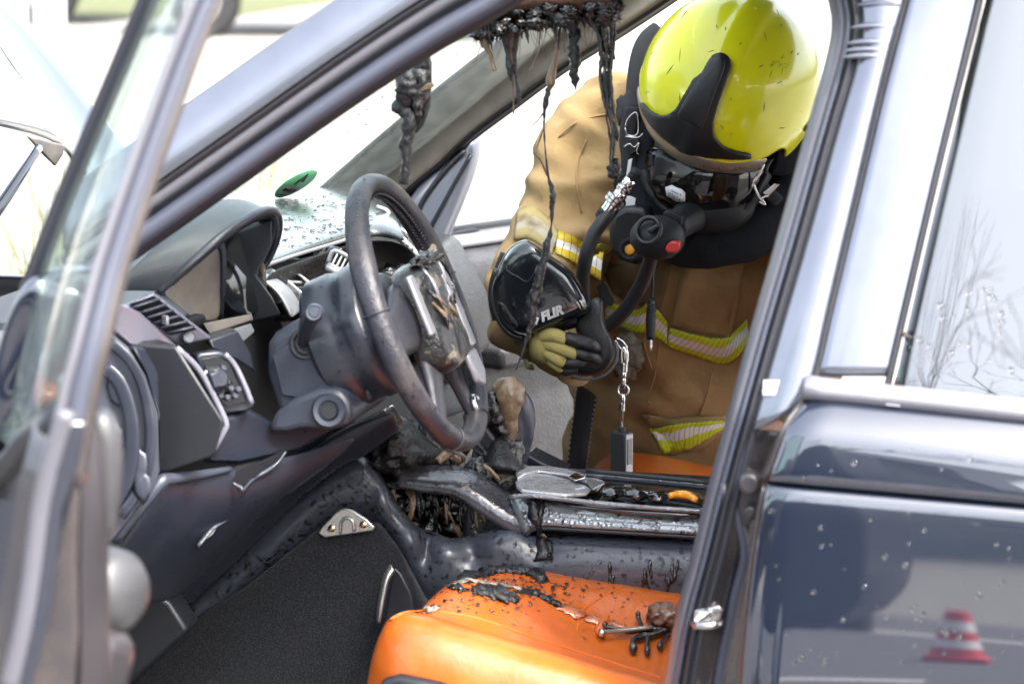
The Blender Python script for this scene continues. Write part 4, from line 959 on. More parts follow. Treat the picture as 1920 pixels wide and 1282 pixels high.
# passenger seat cushion
rows = []
for x, dzf in ((.0, -.16), (-.005, -.08), (-.03, -.02), (-.09, 0), (-.2, -.02), (-.32, -.04), (-.5, -.06)):
    rows.append([V(x, -.40 + s * .25, .585 + dzf + (.03 * abs(s) ** 3 if abs(s) < .95 else -.03 if abs(s) < 1.01 else -.12)) for s in (-1.03, -1, -.85, -.6, -.2, .2, .6, .85, 1, 1.03)])
ps = grid('passenger_seat', rows, 'orange', car, sub=2, solid=.006)
# melted plastic dropped onto the driver's cushion
MS = [([(868, 1092), (905, 1078), (950, 1070), (990, 1072), (1012, 1084), (1012, 1094)], (.008, .012, .012, .014, .012, .003), 'tar', 'tarry black melted plastic crust along the back of the orange cushion'),
      ([(842, 1102), (880, 1090), (915, 1096), (950, 1100), (975, 1106)], (.004, .006, .005, .006, .004), 'ash', 'ashy pale strip of melted plastic lying across the orange cushion'),
      ([(885, 1108), (915, 1112), (945, 1118), (966, 1120)], (.010, .018, .018, .008), 'char_matt', 'flat dull black scorched patch of melted plastic on the orange cushion'),
      ([(970, 1110), (1000, 1112), (1024, 1124), (1040, 1130), (1052, 1140)], (.003, .008, .009, .008, .004), 'tar', 'knotted black tar string trailing right from the scorched patch'),
      ([(845, 1100), (858, 1104), (872, 1108)], (.005, .008, .004), 'char', 'small black burnt blob at the left end of the melted crust'),
      ([(800, 1140), (814, 1143), (826, 1141)], (.004, .009, .003), 'ash', 'small grey ash smear near the front corner of the orange cushion')]
for pts, r_, mm, lab in MS:
    P_ = onseat(pts, .002); v, f = tubegeo(P_, r_, seg=12, n=9, rough=1.0, rs=130, seed=len(lab)); nn = hit(b_s, *pts[len(pts) // 2])[1]
    v = [p - nn * ((p - min(P_, key=lambda q: (q - p).length)).dot(nn) * .62) for p in v]
    tag(mk('melted_plastic', v, f, mm), lab, 'melted plastic', 'melted plastic on the driver seat')
rg = random.Random(9); g = []
for a, b in [(1040 + rg.uniform(-30, 60), 1100 + rg.uniform(-20, 30)) for _ in range(8)] + [(1122, 1094), (1130, 1102), (1088, 1118), (1010, 1145), (975, 1083), (1060, 1078), (1100, 1085)] + [(rg.uniform(780, 1060), rg.uniform(1086, 1150)) for _ in range(60)]:
    g.append(lumpgeo(hit(b_s, a, b, .0005)[0], (rg.uniform(.0012, .0035), rg.uniform(.001, .003), .0015), amp=.5, seed=int(a), level=1))
for k in range(170):                                   # curled flakes of soot and foam
    a, b = rg.gauss(950, 75), rg.gauss(1104, 18)
    p, n_ = hit(b_s, a, b, .0012); s = rg.uniform(.0012, .005); u = (n_.orthogonal().normalized() * rg.uniform(-1, 1) + n_.cross(n_.orthogonal()).normalized() * rg.uniform(-1, 1)).normalized(); w = n_.cross(u)
    q_ = [p + u * s * math.cos(t) * rg.uniform(.5, 1.2) + w * s * math.sin(t) * rg.uniform(.3, 1) + n_ * rg.uniform(0, .003) for t in (0, 1.2, 2.5, 3.8, 5.1)]
    g.append(slabgeo(q_, n_ * .0006))
v, f = multi(g); o = mk('soot_specks', v, f, 'char', seat); o['kind'] = 'stuff'
# torn, wet patches of leather where the surface lifted
def rag(c, rx, ry, seed, n=22):
    rg_ = random.Random(seed); return [(c[0] + rx * math.cos(t) * (1 + rg_.uniform(-.42, .35)), c[1] + ry * math.sin(t) * (1 + rg_.uniform(-.42, .35)) + .35 * rx * math.cos(t)) for t in np.linspace(0, 6.283, n, endpoint=False)]
for k, (c_, rx, ry) in enumerate((((1070, 1146), 26, 10), ((1122, 1166), 24, 10), ((1166, 1178), 24, 7))):
    q_ = rag(c_, rx, ry, 80 + k); P_ = [hit(b_s, a, b, .0022)[0] for a, b in q_]; cc = hit(b_s, *c_, .0036)[0]
    mk('lifted_leather', [cc] + P_, [(0, i + 1, (i + 1) % len(P_) + 1) for i in range(len(P_))], 'orange_wet', seat, solid=.0016, off=0)
tube('leather_fold', onseat([(1140, 1156), (1132, 1168), (1124, 1186), (1128, 1198)], .004), [.002, .007, .008, .003], 'orange', seat, seg=10, flat=.6, fdir=V(0, 0, 1))
droplets('water_beads', b_s, [(800, 1110), (1000, 1080), (1200, 1110), (1230, 1180), (1100, 1200), (900, 1160)], 120, .0008, .0022, 'water', seat, 31)
# burnt odds and ends on the cushion by the pillar
db = root('charred_branch', 'black charred wiry tangle with knobbly ends lying on orange cushion beside pillar', 'debris', at(1200, 1200, y=.4))
for pts, r_ in (([(1132, 1184), (1155, 1190), (1180, 1196), (1215, 1190), (1255, 1186)], .0032), ([(1196, 1162), (1199, 1176), (1205, 1190), (1203, 1206)], .0028), ([(1224, 1160), (1222, 1176), (1214, 1190)], .0028), ([(1185, 1226), (1186, 1212), (1200, 1204), (1222, 1200), (1250, 1190)], .0045), ([(1212, 1232), (1212, 1215), (1214, 1202)], .0034), ([(1236, 1222), (1246, 1206), (1258, 1196)], .0034)):
    P_ = [hit(b_s, a, b, .010)[0] for a, b in pts]
    tube('twig', P_, r_, 'char', db, seg=8, rough=.5, rs=150)
    lump('twig_tip', P_[0], (r_ * 1.3, r_ * 1.3, r_ * 2.2), 'char', db, amp=.2, level=2)
rod = root('metal_rod', 'thin bare metal rod with rounded end lying across charred tangle on seat', 'rod', at(1170, 1200, y=.4))
tube('shaft', [hit(b_s, a, b, .016)[0] for a, b in ((1124, 1203), (1160, 1199), (1222, 1192))], .0032, 'alloy', rod, seg=10)
lump('rod_end', hit(b_s, 1124, 1203, .016)[0], (.006, .006, .006), 'steel', rod, amp=.1, level=2)
tag(lump('burnt_lump', hit(b_s, 1246, 1168, .016)[0], (.024, .022, .018), 'melt_brown', amp=.35, fs=2, seed=61, level=4), 'reddish brown burnt lump with grey crust beside the pillar on seat', 'debris')
# ---- molten headlining and its drips
def dr(l, y): return [at(a, b, y=y) for a, b in l]
hl = band('melted_headlining', [(850, -40), (930, -40), (1010, -50), (1100, -50), (1180, -40)], [(880, 52), (925, 46), (985, 36), (1050, 34), (1130, 22)], 'melt_brown', car, 0, 0, .05, n=26, m=10, fn=lambda a, b, i: at(a, b, y=.25 - i), sub=1)
rg = random.Random(12); g = []
for k in range(230):
    t = rg.random(); a = 892 + 262 * t; b = 50 - 30 * t + rg.uniform(-26, 10) + (14 if t < .3 or t > .85 else 0) * rg.random(); s = rg.uniform(.003, .008)
    g.append(lumpgeo(at(a, b, y=rg.uniform(.2, .3)), (s * 1.5, s, s), amp=1.0, fs=3.6, seed=200 + k, level=3))
v, f = multi(g); o = mk('charred_fringe', v, f, 'char', hl); o['kind'] = 'stuff'
for k in range(34):
    a = rg.uniform(895, 1160); b = 52 - (a - 895) * .10; ln = rg.uniform(10, 46) * (1 if a < 1000 or a > 1110 else .5)
    tube('short_drip', dr([(a, b - 8), (a + rg.uniform(-3, 3), b + ln * .5), (a + rg.uniform(-5, 5), b + ln)], .26), [.005, .003, .0006], rg.choice(['tar', 'tar', 'char', 'melt_brown']), hl, seg=7, rough=.5, rs=150)
def drip(pts, r_, mm, y=.26, **k):
    k.setdefault('rough', .45); k.setdefault('rs', 140)
    return tube('drip', dr(pts, y), r_, mm, hl, seg=9, n=6, **k)
drip([(890, 48), (904, 66), (914, 92), (922, 114), (928, 134)], (.002, .007, .004, .003, .004), 'melt_tan')
drip([(906, 44), (908, 70), (912, 88)], (.002, .004, .002), 'melt_tan'); drip([(918, 38), (922, 60), (924, 80)], (.003, .005, .001), 'tar')
drip([(940, 50), (950, 70), (954, 100), (956, 130), (960, 152)], (.010, .009, .005, .005, .002), 'tar')
drip([(962, 60), (958, 90), (960, 120), (962, 160), (963, 214)], (.008, .005, .003, .0015, .001), 'melt_brown')
drip([(966, 66), (964, 100), (968, 150), (974, 180), (972, 200)], (.006, .004, .0018, .0028, .0008), 'tar')
drip([(1015, 36), (1012, 70), (1010, 95), (1000, 118), (995, 134)], (.0012, .0012, .001, .0009, .003), 'melt_tan')
drip([(1038, 24), (1040, 60), (1044, 95), (1036, 130), (1032, 155), (1030, 170)], (.003, .0025, .0028, .005, .006, .003), 'melt_tan')
drip([(1052, 30), (1048, 75), (1040, 125), (1028, 170), (1022, 200), (1020, 236), (1022, 278), (1028, 330), (1034, 352), (1036, 370), (1035, 400), (1034, 420), (1028, 450), (1017, 500), (1008, 540), (1000, 575), (995, 610), (986, 640), (968, 694)], (.0014, .0016, .002, .004, .003, .0014, .001, .0014, .003, .005, .003, .0012, .004, .006, .0065, .006, .004, .0025, .0005), 'tar', rough=.9)
drip([(1020, 210), (1010, 224), (994, 240)], (.0012, .0008, .0004), 'melt_brown'); drip([(1020, 240), (1012, 262), (1006, 280)], (.0012, .0009, .0004), 'melt_brown')
drip([(996, 283), (1014, 302), (1026, 330)], (.0004, .0012, .0012), 'melt_brown')
drip([(1072, 34), (1076, 60), (1078, 90), (1078, 120), (1078, 145), (1080, 172)], (.007, .008, .008, .007, .006, .0004), 'tar', rough=.8)
drip([(1086, 105), (1080, 118)], (.003, .004), 'tar')
main = [(1122, -20), (1128, 30), (1132, 65), (1136, 100), (1139, 120), (1138, 150), (1141, 190), (1144, 220), (1149, 250), (1148, 280), (1147, 305), (1152, 322), (1157, 331)]
wid = [30, 24, 17, 14, 13, 12, 10, 9, 8, 6, 6, 8, 3]
for k in range(11):                                     # a sheaf of tarry strings run together
    ph = rg.uniform(0, 6); o0 = -1 + 2 * k / 10; n0 = 13 if abs(o0) < .75 else rg.randint(5, 10)
    pts = [(a + w * (o0 * .8 + .25 * math.sin(ph + i * 1.3)), b + (rg.uniform(-6, 6) if 0 < i < 12 else 0)) for i, ((a, b), w) in enumerate(zip(main, wid))][:n0]
    drip(pts, [max(.0012, w * .00017 * rg.uniform(.7, 1.3)) * (.4 if i == n0 - 1 else 1) for i, w in enumerate(wid[:n0])], 'tar' if k % 4 else 'char', y=.26 + rg.uniform(-.012, .012), rough=.9, rs=160)
lump('drip_end', at(1151, 318, y=.26), (.009, .006, .013), 'tar', hl, amp=.5, seed=8)
drip([(1150, 20), (1152, 60), (1150, 90), (1148, 112)], (.004, .002, .002, .004), 'tar'); drip([(1112, 40), (1122, 72), (1128, 100)], (.003, .002, .003), 'tar')
drip([(1160, -20), (1157, 20), (1154, 50)], (.0008, .0008, .0005), 'melt_brown')
drip([(1148, 230), (1156, 252), (1158, 266)], (.004, .004, .001), 'tar')
g = []
for k in range(90):                                     # hair-thin fibres of the burnt lining
    a = rg.uniform(890, 1165); b = 48 - (a - 895) * .10; ln = rg.uniform(15, 75); w1, w2 = rg.uniform(-6, 6), rg.uniform(-16, 16)
    g.append(tubegeo(dr([(a, b - 10), (a + w1, b + ln * .5), (a + w2, b + ln)], rg.uniform(.2, .3)), [.0007, .0005, .0003], seg=4, n=3))
v, f = multi(g); o = mk('burnt_fibres', v, f, 'char_matt', hl); o['kind'] = 'stuff'
for k in range(12):                                     # torn flaps of lining
    a = rg.uniform(895, 1150); b = 46 - (a - 895) * .10; w = rg.uniform(8, 22); h = rg.uniform(10, 34)
    q_ = [(a - w, b - 12), (a + w, b - 12), (a + w * rg.uniform(.3, .9), b + h * rg.uniform(.2, .6)), (a + w * rg.uniform(-.3, .4), b + h), (a - w * rg.uniform(.2, .5), b + h * rg.uniform(.3, .8)), (a - w * .9, b + h * rg.uniform(0, .4))]
    slab('torn_flap', dr(q_, .25 + rg.uniform(-.02, .03)), V(.002, -.004, 0), rg.choice(['char_matt', 'char', 'melt_brown']), hl, bevel=.001)
# burnt sun visor hanging beside the pillar
sv = slab('burnt_sun_visor', dr([(762, 128), (806, 100), (811, 118), (811, 160), (808, 200), (796, 236), (782, 252), (768, 254), (766, 230), (770, 180)], .44), V(.01, -.02, 0), 'char_matt', car, bevel=.006)
tube('melted_edge', dr([(768, 130), (766, 160), (764, 180), (752, 200), (760, 206), (768, 232), (762, 262), (762, 300), (756, 345)], .45), [.014, .016, .014, .010, .008, .009, .008, .007, .006], 'tar', sv, seg=12, rough=.55, rs=120, n=7)
tube('melted_edge', dr([(790, 130), (788, 160), (784, 190), (780, 220)], .45), [.010, .011, .009, .004], 'char', sv, seg=10, rough=.8, rs=130, n=6)
slab('scorched_tab', dr([(788, 162), (812, 154), (816, 162), (790, 172)], .455), V(0, .004, 0), 'melt_tan', sv, bevel=.001)

# ---- driver's door, swung wide open towards the camera's left
door = slab('driver_door', P3([(112, 815, 1.72), (160, 800, 1.70), (150, 1020, 1.70), (152, 1176, 1.70), (143, 1320, 1.70), (6, 1320, 1.72), (40, 1176, 1.72), (60, 1063, 1.72), (76, 950, 1.72)]), V(.05, -.06, 0), 'paint_jamb_brown', car, bevel=.006)
tp = [(405, -40, 1.60), (352, 90, 1.62), (300, 230, 1.64), (250, 370, 1.66), (204, 510, 1.68), (168, 650, 1.70), (140, 760, 1.71), (118, 900, 1.72), (96, 1060, 1.72), (78, 1200, 1.72), (66, 1330, 1.72)]
def q3(l, dx, dy=0, dyy=0): return [(a + dx, b + dy, c + dyy) for a, b, c in l]
tube('window_frame', P3(q3(tp[:8], -4)), [.0095, .010, .011, .0115, .012, .013, .014, .014], 'rubber_grey', door, seg=16, n=5, flat=.6, fdir=V(.3, .95, 0).normalized())
tube('window_frame_bead', P3(q3(tp[:8], -24, -4, .012)), .004, 'seal_sheen', door, seg=10, n=5)
tube('window_frame_inner', P3(q3(tp[:8], 16, 6, -.02)), [.006, .006, .007, .008, .009, .010, .011, .011], 'paint_jamb_brown', door, seg=12, n=5)
tube('door_edge_bead', P3([(125, 770, 1.735), (106, 830, 1.735), (78, 945, 1.735), (62, 1063, 1.735), (44, 1176, 1.735), (14, 1300, 1.735)]), .008, 'seal_sheen', door, seg=12)
slab('outer_skin', P3([(112, 790, 1.74), (96, 880, 1.74), (70, 960, 1.74), (56, 1063, 1.74), (40, 1176, 1.74), (0, 1330, 1.74), (-120, 1330, 1.2), (-120, 900, 1.1), (20, 870, 1.3)]), V(-.02, -.01, 0), 'paint', door, bevel=.004)
tube('belt_moulding', P3([(-40, 905, 1.3), (20, 870, 1.4), (60, 822, 1.55), (112, 792, 1.7)]), .014, 'rubber', door, seg=12)
slab('inner_trim', P3([(158, 800, 1.69), (176, 792, 1.66), (196, 850, 1.65), (205, 1020, 1.64), (208, 1330, 1.64), (146, 1330, 1.69), (152, 1176, 1.69), (150, 1020, 1.69)]), V(.12, -.22, 0), 'paint_jamb', door, bevel=.01)
gh = tube('grab_handle', P3([(180, 778, 1.60), (194, 800, 1.60), (202, 850, 1.60), (200, 920, 1.60), (192, 985, 1.60), (184, 1010, 1.60)]), [.010, .015, .016, .015, .014, .010], 'pod', door, seg=18, n=5, flat=.8, fdir=V(1, 0, 0))
lathe('door_speaker_pod', at(212, 1108, y=1.50), V(-.75, .30, .05), [(.0, .024), (.016, .023), (.030, .018), (.038, .008), (.041, -.012), (.041, -.03), (.036, -.034), (.034, -.06)], 'pod', door, seg=40)
slab('door_pocket', P3([(196, 1180, 1.56), (262, 1196, 1.5), (258, 1240, 1.5), (235, 1330, 1.5), (190, 1330, 1.56)]), V(.08, -.12, 0), 'paint_jamb', door, bevel=.02)
th = [(291, -40, 1.45), (275, 0, 1.43), (225, 120, 1.38), (172, 245, 1.32), (120, 370, 1.26), (73, 490, 1.20), (45, 565, 1.16), (5, 700, 1.08), (-30, 800, 1.02)]
tube('front_window_frame', P3(th), .0085, 'rubber_grey', door, seg=12, n=5)
tube('front_window_seal', P3(q3(th, 8, 4, -.004)), .006, 'rubber', door, seg=10, n=5)
tube('front_window_seal', P3(q3(th, -9, -3, .004)), .004, 'rubber', door, seg=10, n=5)
n_ = 10
A, B = resample([(a, b, c) for a, b, c in th], n_), resample([(a, b, c) for a, b, c in q3(tp[:8], -26)], n_)
grid('window_pane', [P3(A), P3([((a[0] + b[0]) / 2, (a[1] + b[1]) / 2, (a[2] + b[2]) / 2) for a, b in zip(A, B)]), P3(B)], 'door_glass', door, sub=0, solid=.004)
# near mirror, seen through that pane
cen = at(92, 640, y=1.18); mo = [(84, 520), (112, 492), (138, 500), (146, 545), (128, 640), (100, 740), (64, 800), (26, 790), (30, 690), (56, 590)]
loft('door_mirror', [[cen + (at(a, b, y=1.18) - cen) * k + V(.02 * dy / .1, dy, 0) for a, b in mo] for dy, k in ((-.09, .6), (-.06, .9), (0, 1), (.04, .96), (.055, .85), (.05, .3))], 'paint', door, sub=2)

# ---- raised bonnet with gas strut
RE = P3([(330, 425, -.62), (240, 402, -.50), (180, 372, -.38), (132, 300, -.22), (112, 274, -.10), (58, 254, .08), (0, 243, .28), (-100, 218, .46), (-190, 196, .62)])
FB = at(-160, -120, y=-.62) - at(330, 425, y=-.62)
bon = grid('bonnet', [[p + FB * v_ + V(-.03, 0, .04) * math.sin(math.pi * min(1, v_ * .8)) for p in RE] for v_ in (0, .02, .15, .4, .7, 1.0, 1.3)], 'paint', car, sub=1, solid=.012)
slab('bonnet_lip', P3([(52, 256, .12), (122, 272, -.10), (118, 290, -.10), (104, 312, -.10), (84, 292, .02)]), V(.01, -.012, 0), 'cluster', bon, bevel=.003)
tube('gas_strut', P3([(-40, 440, .30), (0, 386, .24), (40, 326, .16), (72, 278, .08)]), [.009, .009, .008, .007], 'glossblack', car, seg=12)
# front wing seen past the door
grid('front_wing', [[V(x, .80 - .03 * max(0, x - .9), z) for x in (.40, .7, 1.0, 1.4, 1.8)] for z in (.45, .65, .85, .92)] + [[V(x, .72, .965) for x in (.40, .7, 1.0, 1.4, 1.8)], [V(x, .60, .975) for x in (.40, .7, 1.0, 1.4, 1.8)]], 'paint', car, sub=1, solid=.006)
grid('sill', [[V(x, .80, z) for x in (-.46, 0, .45)] for z in (.40, .34, .25)], 'paint_jamb', car, sub=0, solid=.01)
grid('engine_bay', [[V(x, y, .78) for x in (.62, 1.2, 1.8)] for y in (-.66, 0, .66)], 'plastic_dark', car, sub=0, solid=.02)
grid('front_wing', [[V(x, -.80, z) for x in (.40, 1.0, 1.8)] for z in (.45, .62, .76)] + [[V(x, -.70, .84) for x in (.40, 1.0, 1.8)], [V(x, -.60, .85) for x in (.40, 1.0, 1.8)]], 'paint', car, sub=1, solid=.006)
# ================================================================== FIREFIGHTER leaning in through the far door
def polydecal(name, b, poly, mat_, parent, off=.002, solid=.004, step=9.0, dflt=4.2, smooth_=True, bevel=None, bulge=None, sub=0):
    """a patch with the pixel outline poly, laid on the surface b and given thickness"""
    q = [np.array(p, float) for p in poly]; out = []
    for i in range(len(q)):
        a, c = q[i], q[(i + 1) % len(q)]; n = max(1, int(np.hypot(*(c - a)) / step))
        out += [a + (c - a) * k / n for k in range(n)]
    bm = bmesh.new(); vs_ = [bm.verts.new((p[0], p[1], 0)) for p in out]; bm.faces.new(vs_)
    bmesh.ops.triangulate(bm, faces=bm.faces[:])
    for _ in range(6):
        es = [e for e in bm.edges if e.calc_length() > step * 1.7 and not e.is_boundary]
        if not es: break
        bmesh.ops.subdivide_edges(bm, edges=es, cuts=1); bmesh.ops.triangulate(bm, faces=[f for f in bm.faces if len(f.verts) > 3])
        bmesh.ops.beautify_fill(bm, faces=bm.faces[:], edges=[e for e in bm.edges if not e.is_boundary])
    bm.verts.index_update()
    V_, F_ = [], []
    for v_ in bm.verts:
        o = off + (bulge(v_.co.x, v_.co.y) if bulge else 0)
        V_.append(hit(b, v_.co.x, v_.co.y, o, dflt)[0])
    F_ = [tuple(x.index for x in f_.verts) for f_ in bm.faces]; bm.free()
    o = mk(name, V_, F_, mat_, parent, solid=solid, off=0.0, bevel=bevel, sub=sub)
    # make every face look at the camera side
    me = o.data
    if sum(p.normal.dot(CAM - p.center) > 0 for p in me.polygons) < len(me.polygons) / 2: me.flip_normals()
    o.modifiers['solid'].offset = 1.0
    return o
def limb(name, pts, mat_, parent, seg=24, n=6, folds=.0, fs=14, sub=1, seed=0, dep=1.0):
    """sleeve or leg: pts (px, py, y, radius in px), seen from the camera; folds = crease depth in metres"""
    q = catmull(pts, n); P, r = [], []
    for a in q:
        p = at(a[0], a[1], y=a[2]); P.append(p); r.append(a[3] * (p - CAM).dot(FW) / FPX)
    T, N, B = frames(P); rings = []
    for i, p in enumerate(P):
        ring = []
        for j in range(seg):
            t = 2 * math.pi * j / seg; d = N[i] * math.cos(t) + B[i] * math.sin(t); w = p + d * r[i]
            k = 0
            if folds:
                ax_ = Vector((w.x * fs * .55 + w.z * fs * .5, w.y * fs * .5, w.z * fs * 1.5 - w.x * fs * .6))
                k = folds * (.6 * noise.noise(w * fs * .7 + V(seed, 0, 0)) + .9 * (.45 - 2 * abs(noise.noise(ax_ + V(0, seed + 5, 0)))) + .35 * (.4 - 2 * abs(noise.noise(ax_ * 2.3 + V(3, seed, 0)))))
            o = d * (r[i] + k)
            ring.append(p + o - FW * (o.dot(FW) * (1 - dep)))
        rings.append(ring)
    return loft(name, rings, mat_, parent, sub=sub)
man = root('person', 'firefighter in tan turnout coat and yellow helmet leaning in from passenger side', 'person', (-.12, -1.05, 0))
# the body itself: one skinned figure, almost wholly under the clothes
J = {'pel': at(1300, 900, y=-.98), 'che': at(1315, 560, y=-.72), 'nek': at(1330, 400, y=-.55), 'hed': at(1350, 290, y=-.45), 'top': at(1375, 150, y=-.45),
     'rsh': at(1170, 300, y=-.66), 'rel': at(1000, 610, y=-.40), 'rwr': at(1060, 660, y=-.30), 'rha': at(1090, 665, y=-.27),
     'lsh': at(1470, 330, y=-.66), 'lel': at(1520, 620, y=-.50), 'lwr': at(1450, 800, y=-.40), 'lha': at(1430, 850, y=-.36)}
for s_, dx in (('r', .10), ('l', -.10)):
    pe = J['pel']; J[s_ + 'hi'] = pe + V(dx, 0, -.06); J[s_ + 'kn'] = V(pe.x + dx * 1.2, -1.02, .46); J[s_ + 'an'] = V(pe.x + dx * 1.3, -1.12, .09); J[s_ + 'to'] = V(pe.x + dx * 1.3, -.93, .04)
names = list(J); idx = {n_: i for i, n_ in enumerate(names)}
ed_ = [('pel', 'che'), ('che', 'nek'), ('nek', 'hed'), ('hed', 'top'), ('che', 'rsh'), ('rsh', 'rel'), ('rel', 'rwr'), ('rwr', 'rha'), ('che', 'lsh'), ('lsh', 'lel'), ('lel', 'lwr'), ('lwr', 'lha')]
for s_ in 'rl': ed_ += [('pel', s_ + 'hi'), (s_ + 'hi', s_ + 'kn'), (s_ + 'kn', s_ + 'an'), (s_ + 'an', s_ + 'to')]
rad = dict(pel=.11, che=.12, nek=.05, hed=.075, top=.06, rsh=.055, lsh=.055, rel=.04, lel=.04, rwr=.028, lwr=.028, rha=.03, lha=.03, rhi=.08, lhi=.08, rkn=.055, lkn=.055, ran=.04, lan=.04, rto=.035, lto=.035)
me = bpy.data.meshes.new('body'); me.from_pydata([tuple(J[n_]) for n_ in names], [(idx[a], idx[b]) for a, b in ed_], [])
bd = bpy.data.objects.new('body', me); link(bd, man); me.materials.append(MAT['skin'])
bd.modifiers.new('skin', 'SKIN'); bd.modifiers.new('sub', 'SUBSURF').render_levels = 2
for n_ in names:
    sv_ = me.skin_vertices[0].data[idx[n_]]; sv_.radius = (rad[n_] * .8, rad[n_] * .8); sv_.use_root = n_ == 'pel'
# turnout coat: torso
rings = []
ST = [(1318, 1010, -.95, 270, .17), (1318, 930, -.90, 272, .17), (1316, 860, -.86, 270, .165), (1318, 780, -.81, 262, .16), (1322, 690, -.77, 255, .155), (1326, 600, -.73, 252, .155), (1332, 510, -.69, 255, .155), (1338, 420, -.66, 250, .15), (1340, 330, -.65, 238, .145), (1340, 250, -.65, 215, .135), (1338, 185, -.66, 170, .11), (1336, 140, -.67, 90, .07)]
for a in catmull(ST, 6):
    c = at(a[0], a[1], y=a[2]); w = a[3] * (c - CAM).dot(FW) / FPX; ring = []
    fwh = V(FW.x, FW.y, 0).normalized()
    for j in range(56):
        t = 2 * math.pi * j / 56; e = .8
        p = c + RT * w * abs(math.cos(t)) ** e * (1 if math.cos(t) > 0 else -1) - fwh * a[4] * math.sin(t)
        o = (RT * math.cos(t) - fwh * math.sin(t))
        k = .014 * noise.noise(p * 7) + .026 * (.45 - 2.2 * abs(noise.noise(V(p.x * 9 + 3, p.y * 4, p.z * 12)))) + .016 * (.4 - 2 * abs(noise.noise(V(p.x * 12 - p.z * 16, p.y * 8, p.z * 9 + p.x * 10)))) + .003 * noise.noise(p * 34)
        # diagonal pull towards the raised right arm
        k += .006 * math.sin((p.x * .8 + p.z * 1.2) * 60) * max(0, noise.noise(p * 5 + V(4, 0, 0)))
        ring.append(p + o * k)
    rings.append(ring)
coat = loft('jacket', rings, 'jacket', man, sub=1)
slv = limb('sleeve', [(1230, 215, -.66, 80), (1165, 235, -.64, 98), (1110, 290, -.60, 100), (1072, 370, -.55, 92), (1040, 460, -.49, 90), (1014, 545, -.43, 92), (1003, 615, -.385, 84), (1035, 652, -.34, 66), (1080, 664, -.30, 52), (1096, 664, -.285, 44)], 'jacket', coat, seg=30, n=8, folds=.034, fs=11)
limb('sleeve', [(1440, 230, -.66, 80), (1500, 290, -.64, 100), (1540, 400, -.60, 95), (1545, 520, -.55, 90), (1525, 630, -.50, 82), (1480, 730, -.45, 70), (1450, 800, -.41, 58)], 'jacket', coat, seg=24, n=5, folds=.008)
# trousers and boots outside the car
for s_ in 'rl':
    hp_, kn_, an_ = J[s_ + 'hi'], J[s_ + 'kn'], J[s_ + 'an']
    v, f = tubegeo([hp_ + V(0, 0, .10), hp_, kn_, an_ + V(0, 0, .03)], [.13, .125, .10, .095], seg=20, n=5, rough=.10, rs=9); tr_ = mk('trouser_leg', v, f, 'jacket_soot', man, sub=1)
    v, f = multi([tubegeo([an_ + V(0, 0, .22), an_ + V(0, 0, .02), an_ + V(0, .03, -.03)], [.07, .065, .06], seg=16), tubegeo([an_ + V(0, -.06, -.04), an_ + V(0, .05, -.035), an_ + V(0, .20, -.04)], [.045, .052, .042], seg=14)])
    mk('boot', v, f, 'glove_black', man, sub=1)
b_j = bvh_of(coat, slv); b_sl = bvh_of(slv); b_to = bvh_of(coat)
# reflective tape
decal('reflective_tape', b_sl, [(1046, 437), (1075, 445), (1105, 458), (1132, 472)], [(1042, 478), (1070, 492), (1100, 510), (1126, 526)], 'tape_arm', coat, nu=24, nv=8, off=.004)
decal('reflective_tape', b_j, [(1112, 455), (1126, 452), (1142, 460), (1156, 470)], [(1104, 516), (1116, 524), (1128, 526), (1132, 520)], 'tape_dirty', coat, nu=16, nv=8, off=.006)
decal('reflective_tape', b_sl, [(972, 396), (1000, 388), (1030, 412), (1048, 440)], [(966, 452), (990, 448), (1015, 462), (1036, 480)], 'tape_soot', coat, nu=20, nv=8, off=.003)
decal('reflective_tape', b_sl, [(958, 618), (968, 642), (978, 668), (988, 692)], [(982, 612), (988, 640), (994, 668), (1002, 694)], 'tape_dirty', coat, nu=18, nv=8, off=.003)
decal('reflective_tape', b_to, [(1138, 562), (1165, 572), (1196, 580), (1214, 566), (1232, 576), (1252, 600)], [(1136, 598), (1160, 606), (1192, 620), (1214, 620), (1232, 632), (1250, 642)], 'tape', coat, nu=26, nv=8, off=.005)
decal('reflective_tape', b_to, [(1256, 612), (1300, 624), (1352, 634), (1376, 622), (1402, 594)], [(1250, 646), (1300, 662), (1354, 680), (1380, 668), (1408, 636)], 'tape', coat, nu=30, nv=8, off=.005)
decal('reflective_tape', b_to, [(1213, 800), (1250, 786), (1300, 783), (1362, 778)], [(1242, 840), (1280, 832), (1320, 814), (1360, 794)], 'tape', coat, nu=26, nv=8, off=.017)
# coat construction: storm flap, seams, patches
b_to = bvh_of(coat)
def seam(pts, r_=.0016, mm='thread', bb=None): return tube('seam', [hit(bb or b_to, a, b, .0012)[0] for a, b in pts], r_, mm, coat, seg=6, n=8)
polydecal('storm_flap', b_to, [(1290, 470), (1400, 455), (1384, 560), (1368, 632), (1258, 606), (1270, 540)], 'jacket', coat, off=.002, solid=.006, step=12)
polydecal('chest_patch', b_to, [(1130, 500), (1200, 488), (1262, 480), (1250, 540), (1236, 578), (1180, 566), (1150, 548)], 'jacket_dark', coat, off=.001, solid=.004, step=12)
seam([(1236, 640), (1228, 700), (1214, 750), (1204, 775)]); seam([(1395, 430), (1384, 530), (1366, 620)]); seam([(1290, 474), (1276, 540), (1262, 604)]); seam([(1338, 690), (1326, 740), (1312, 778)]); seam([(1205, 640), (1222, 690)])
seam([(1100, 262), (1085, 300), (1080, 345), (1090, 400)], bb=b_sl); seam([(1048, 258), (1078, 232), (1120, 218), (1160, 210)], bb=b_sl); seam([(1200, 892), (1250, 880), (1320, 905)])
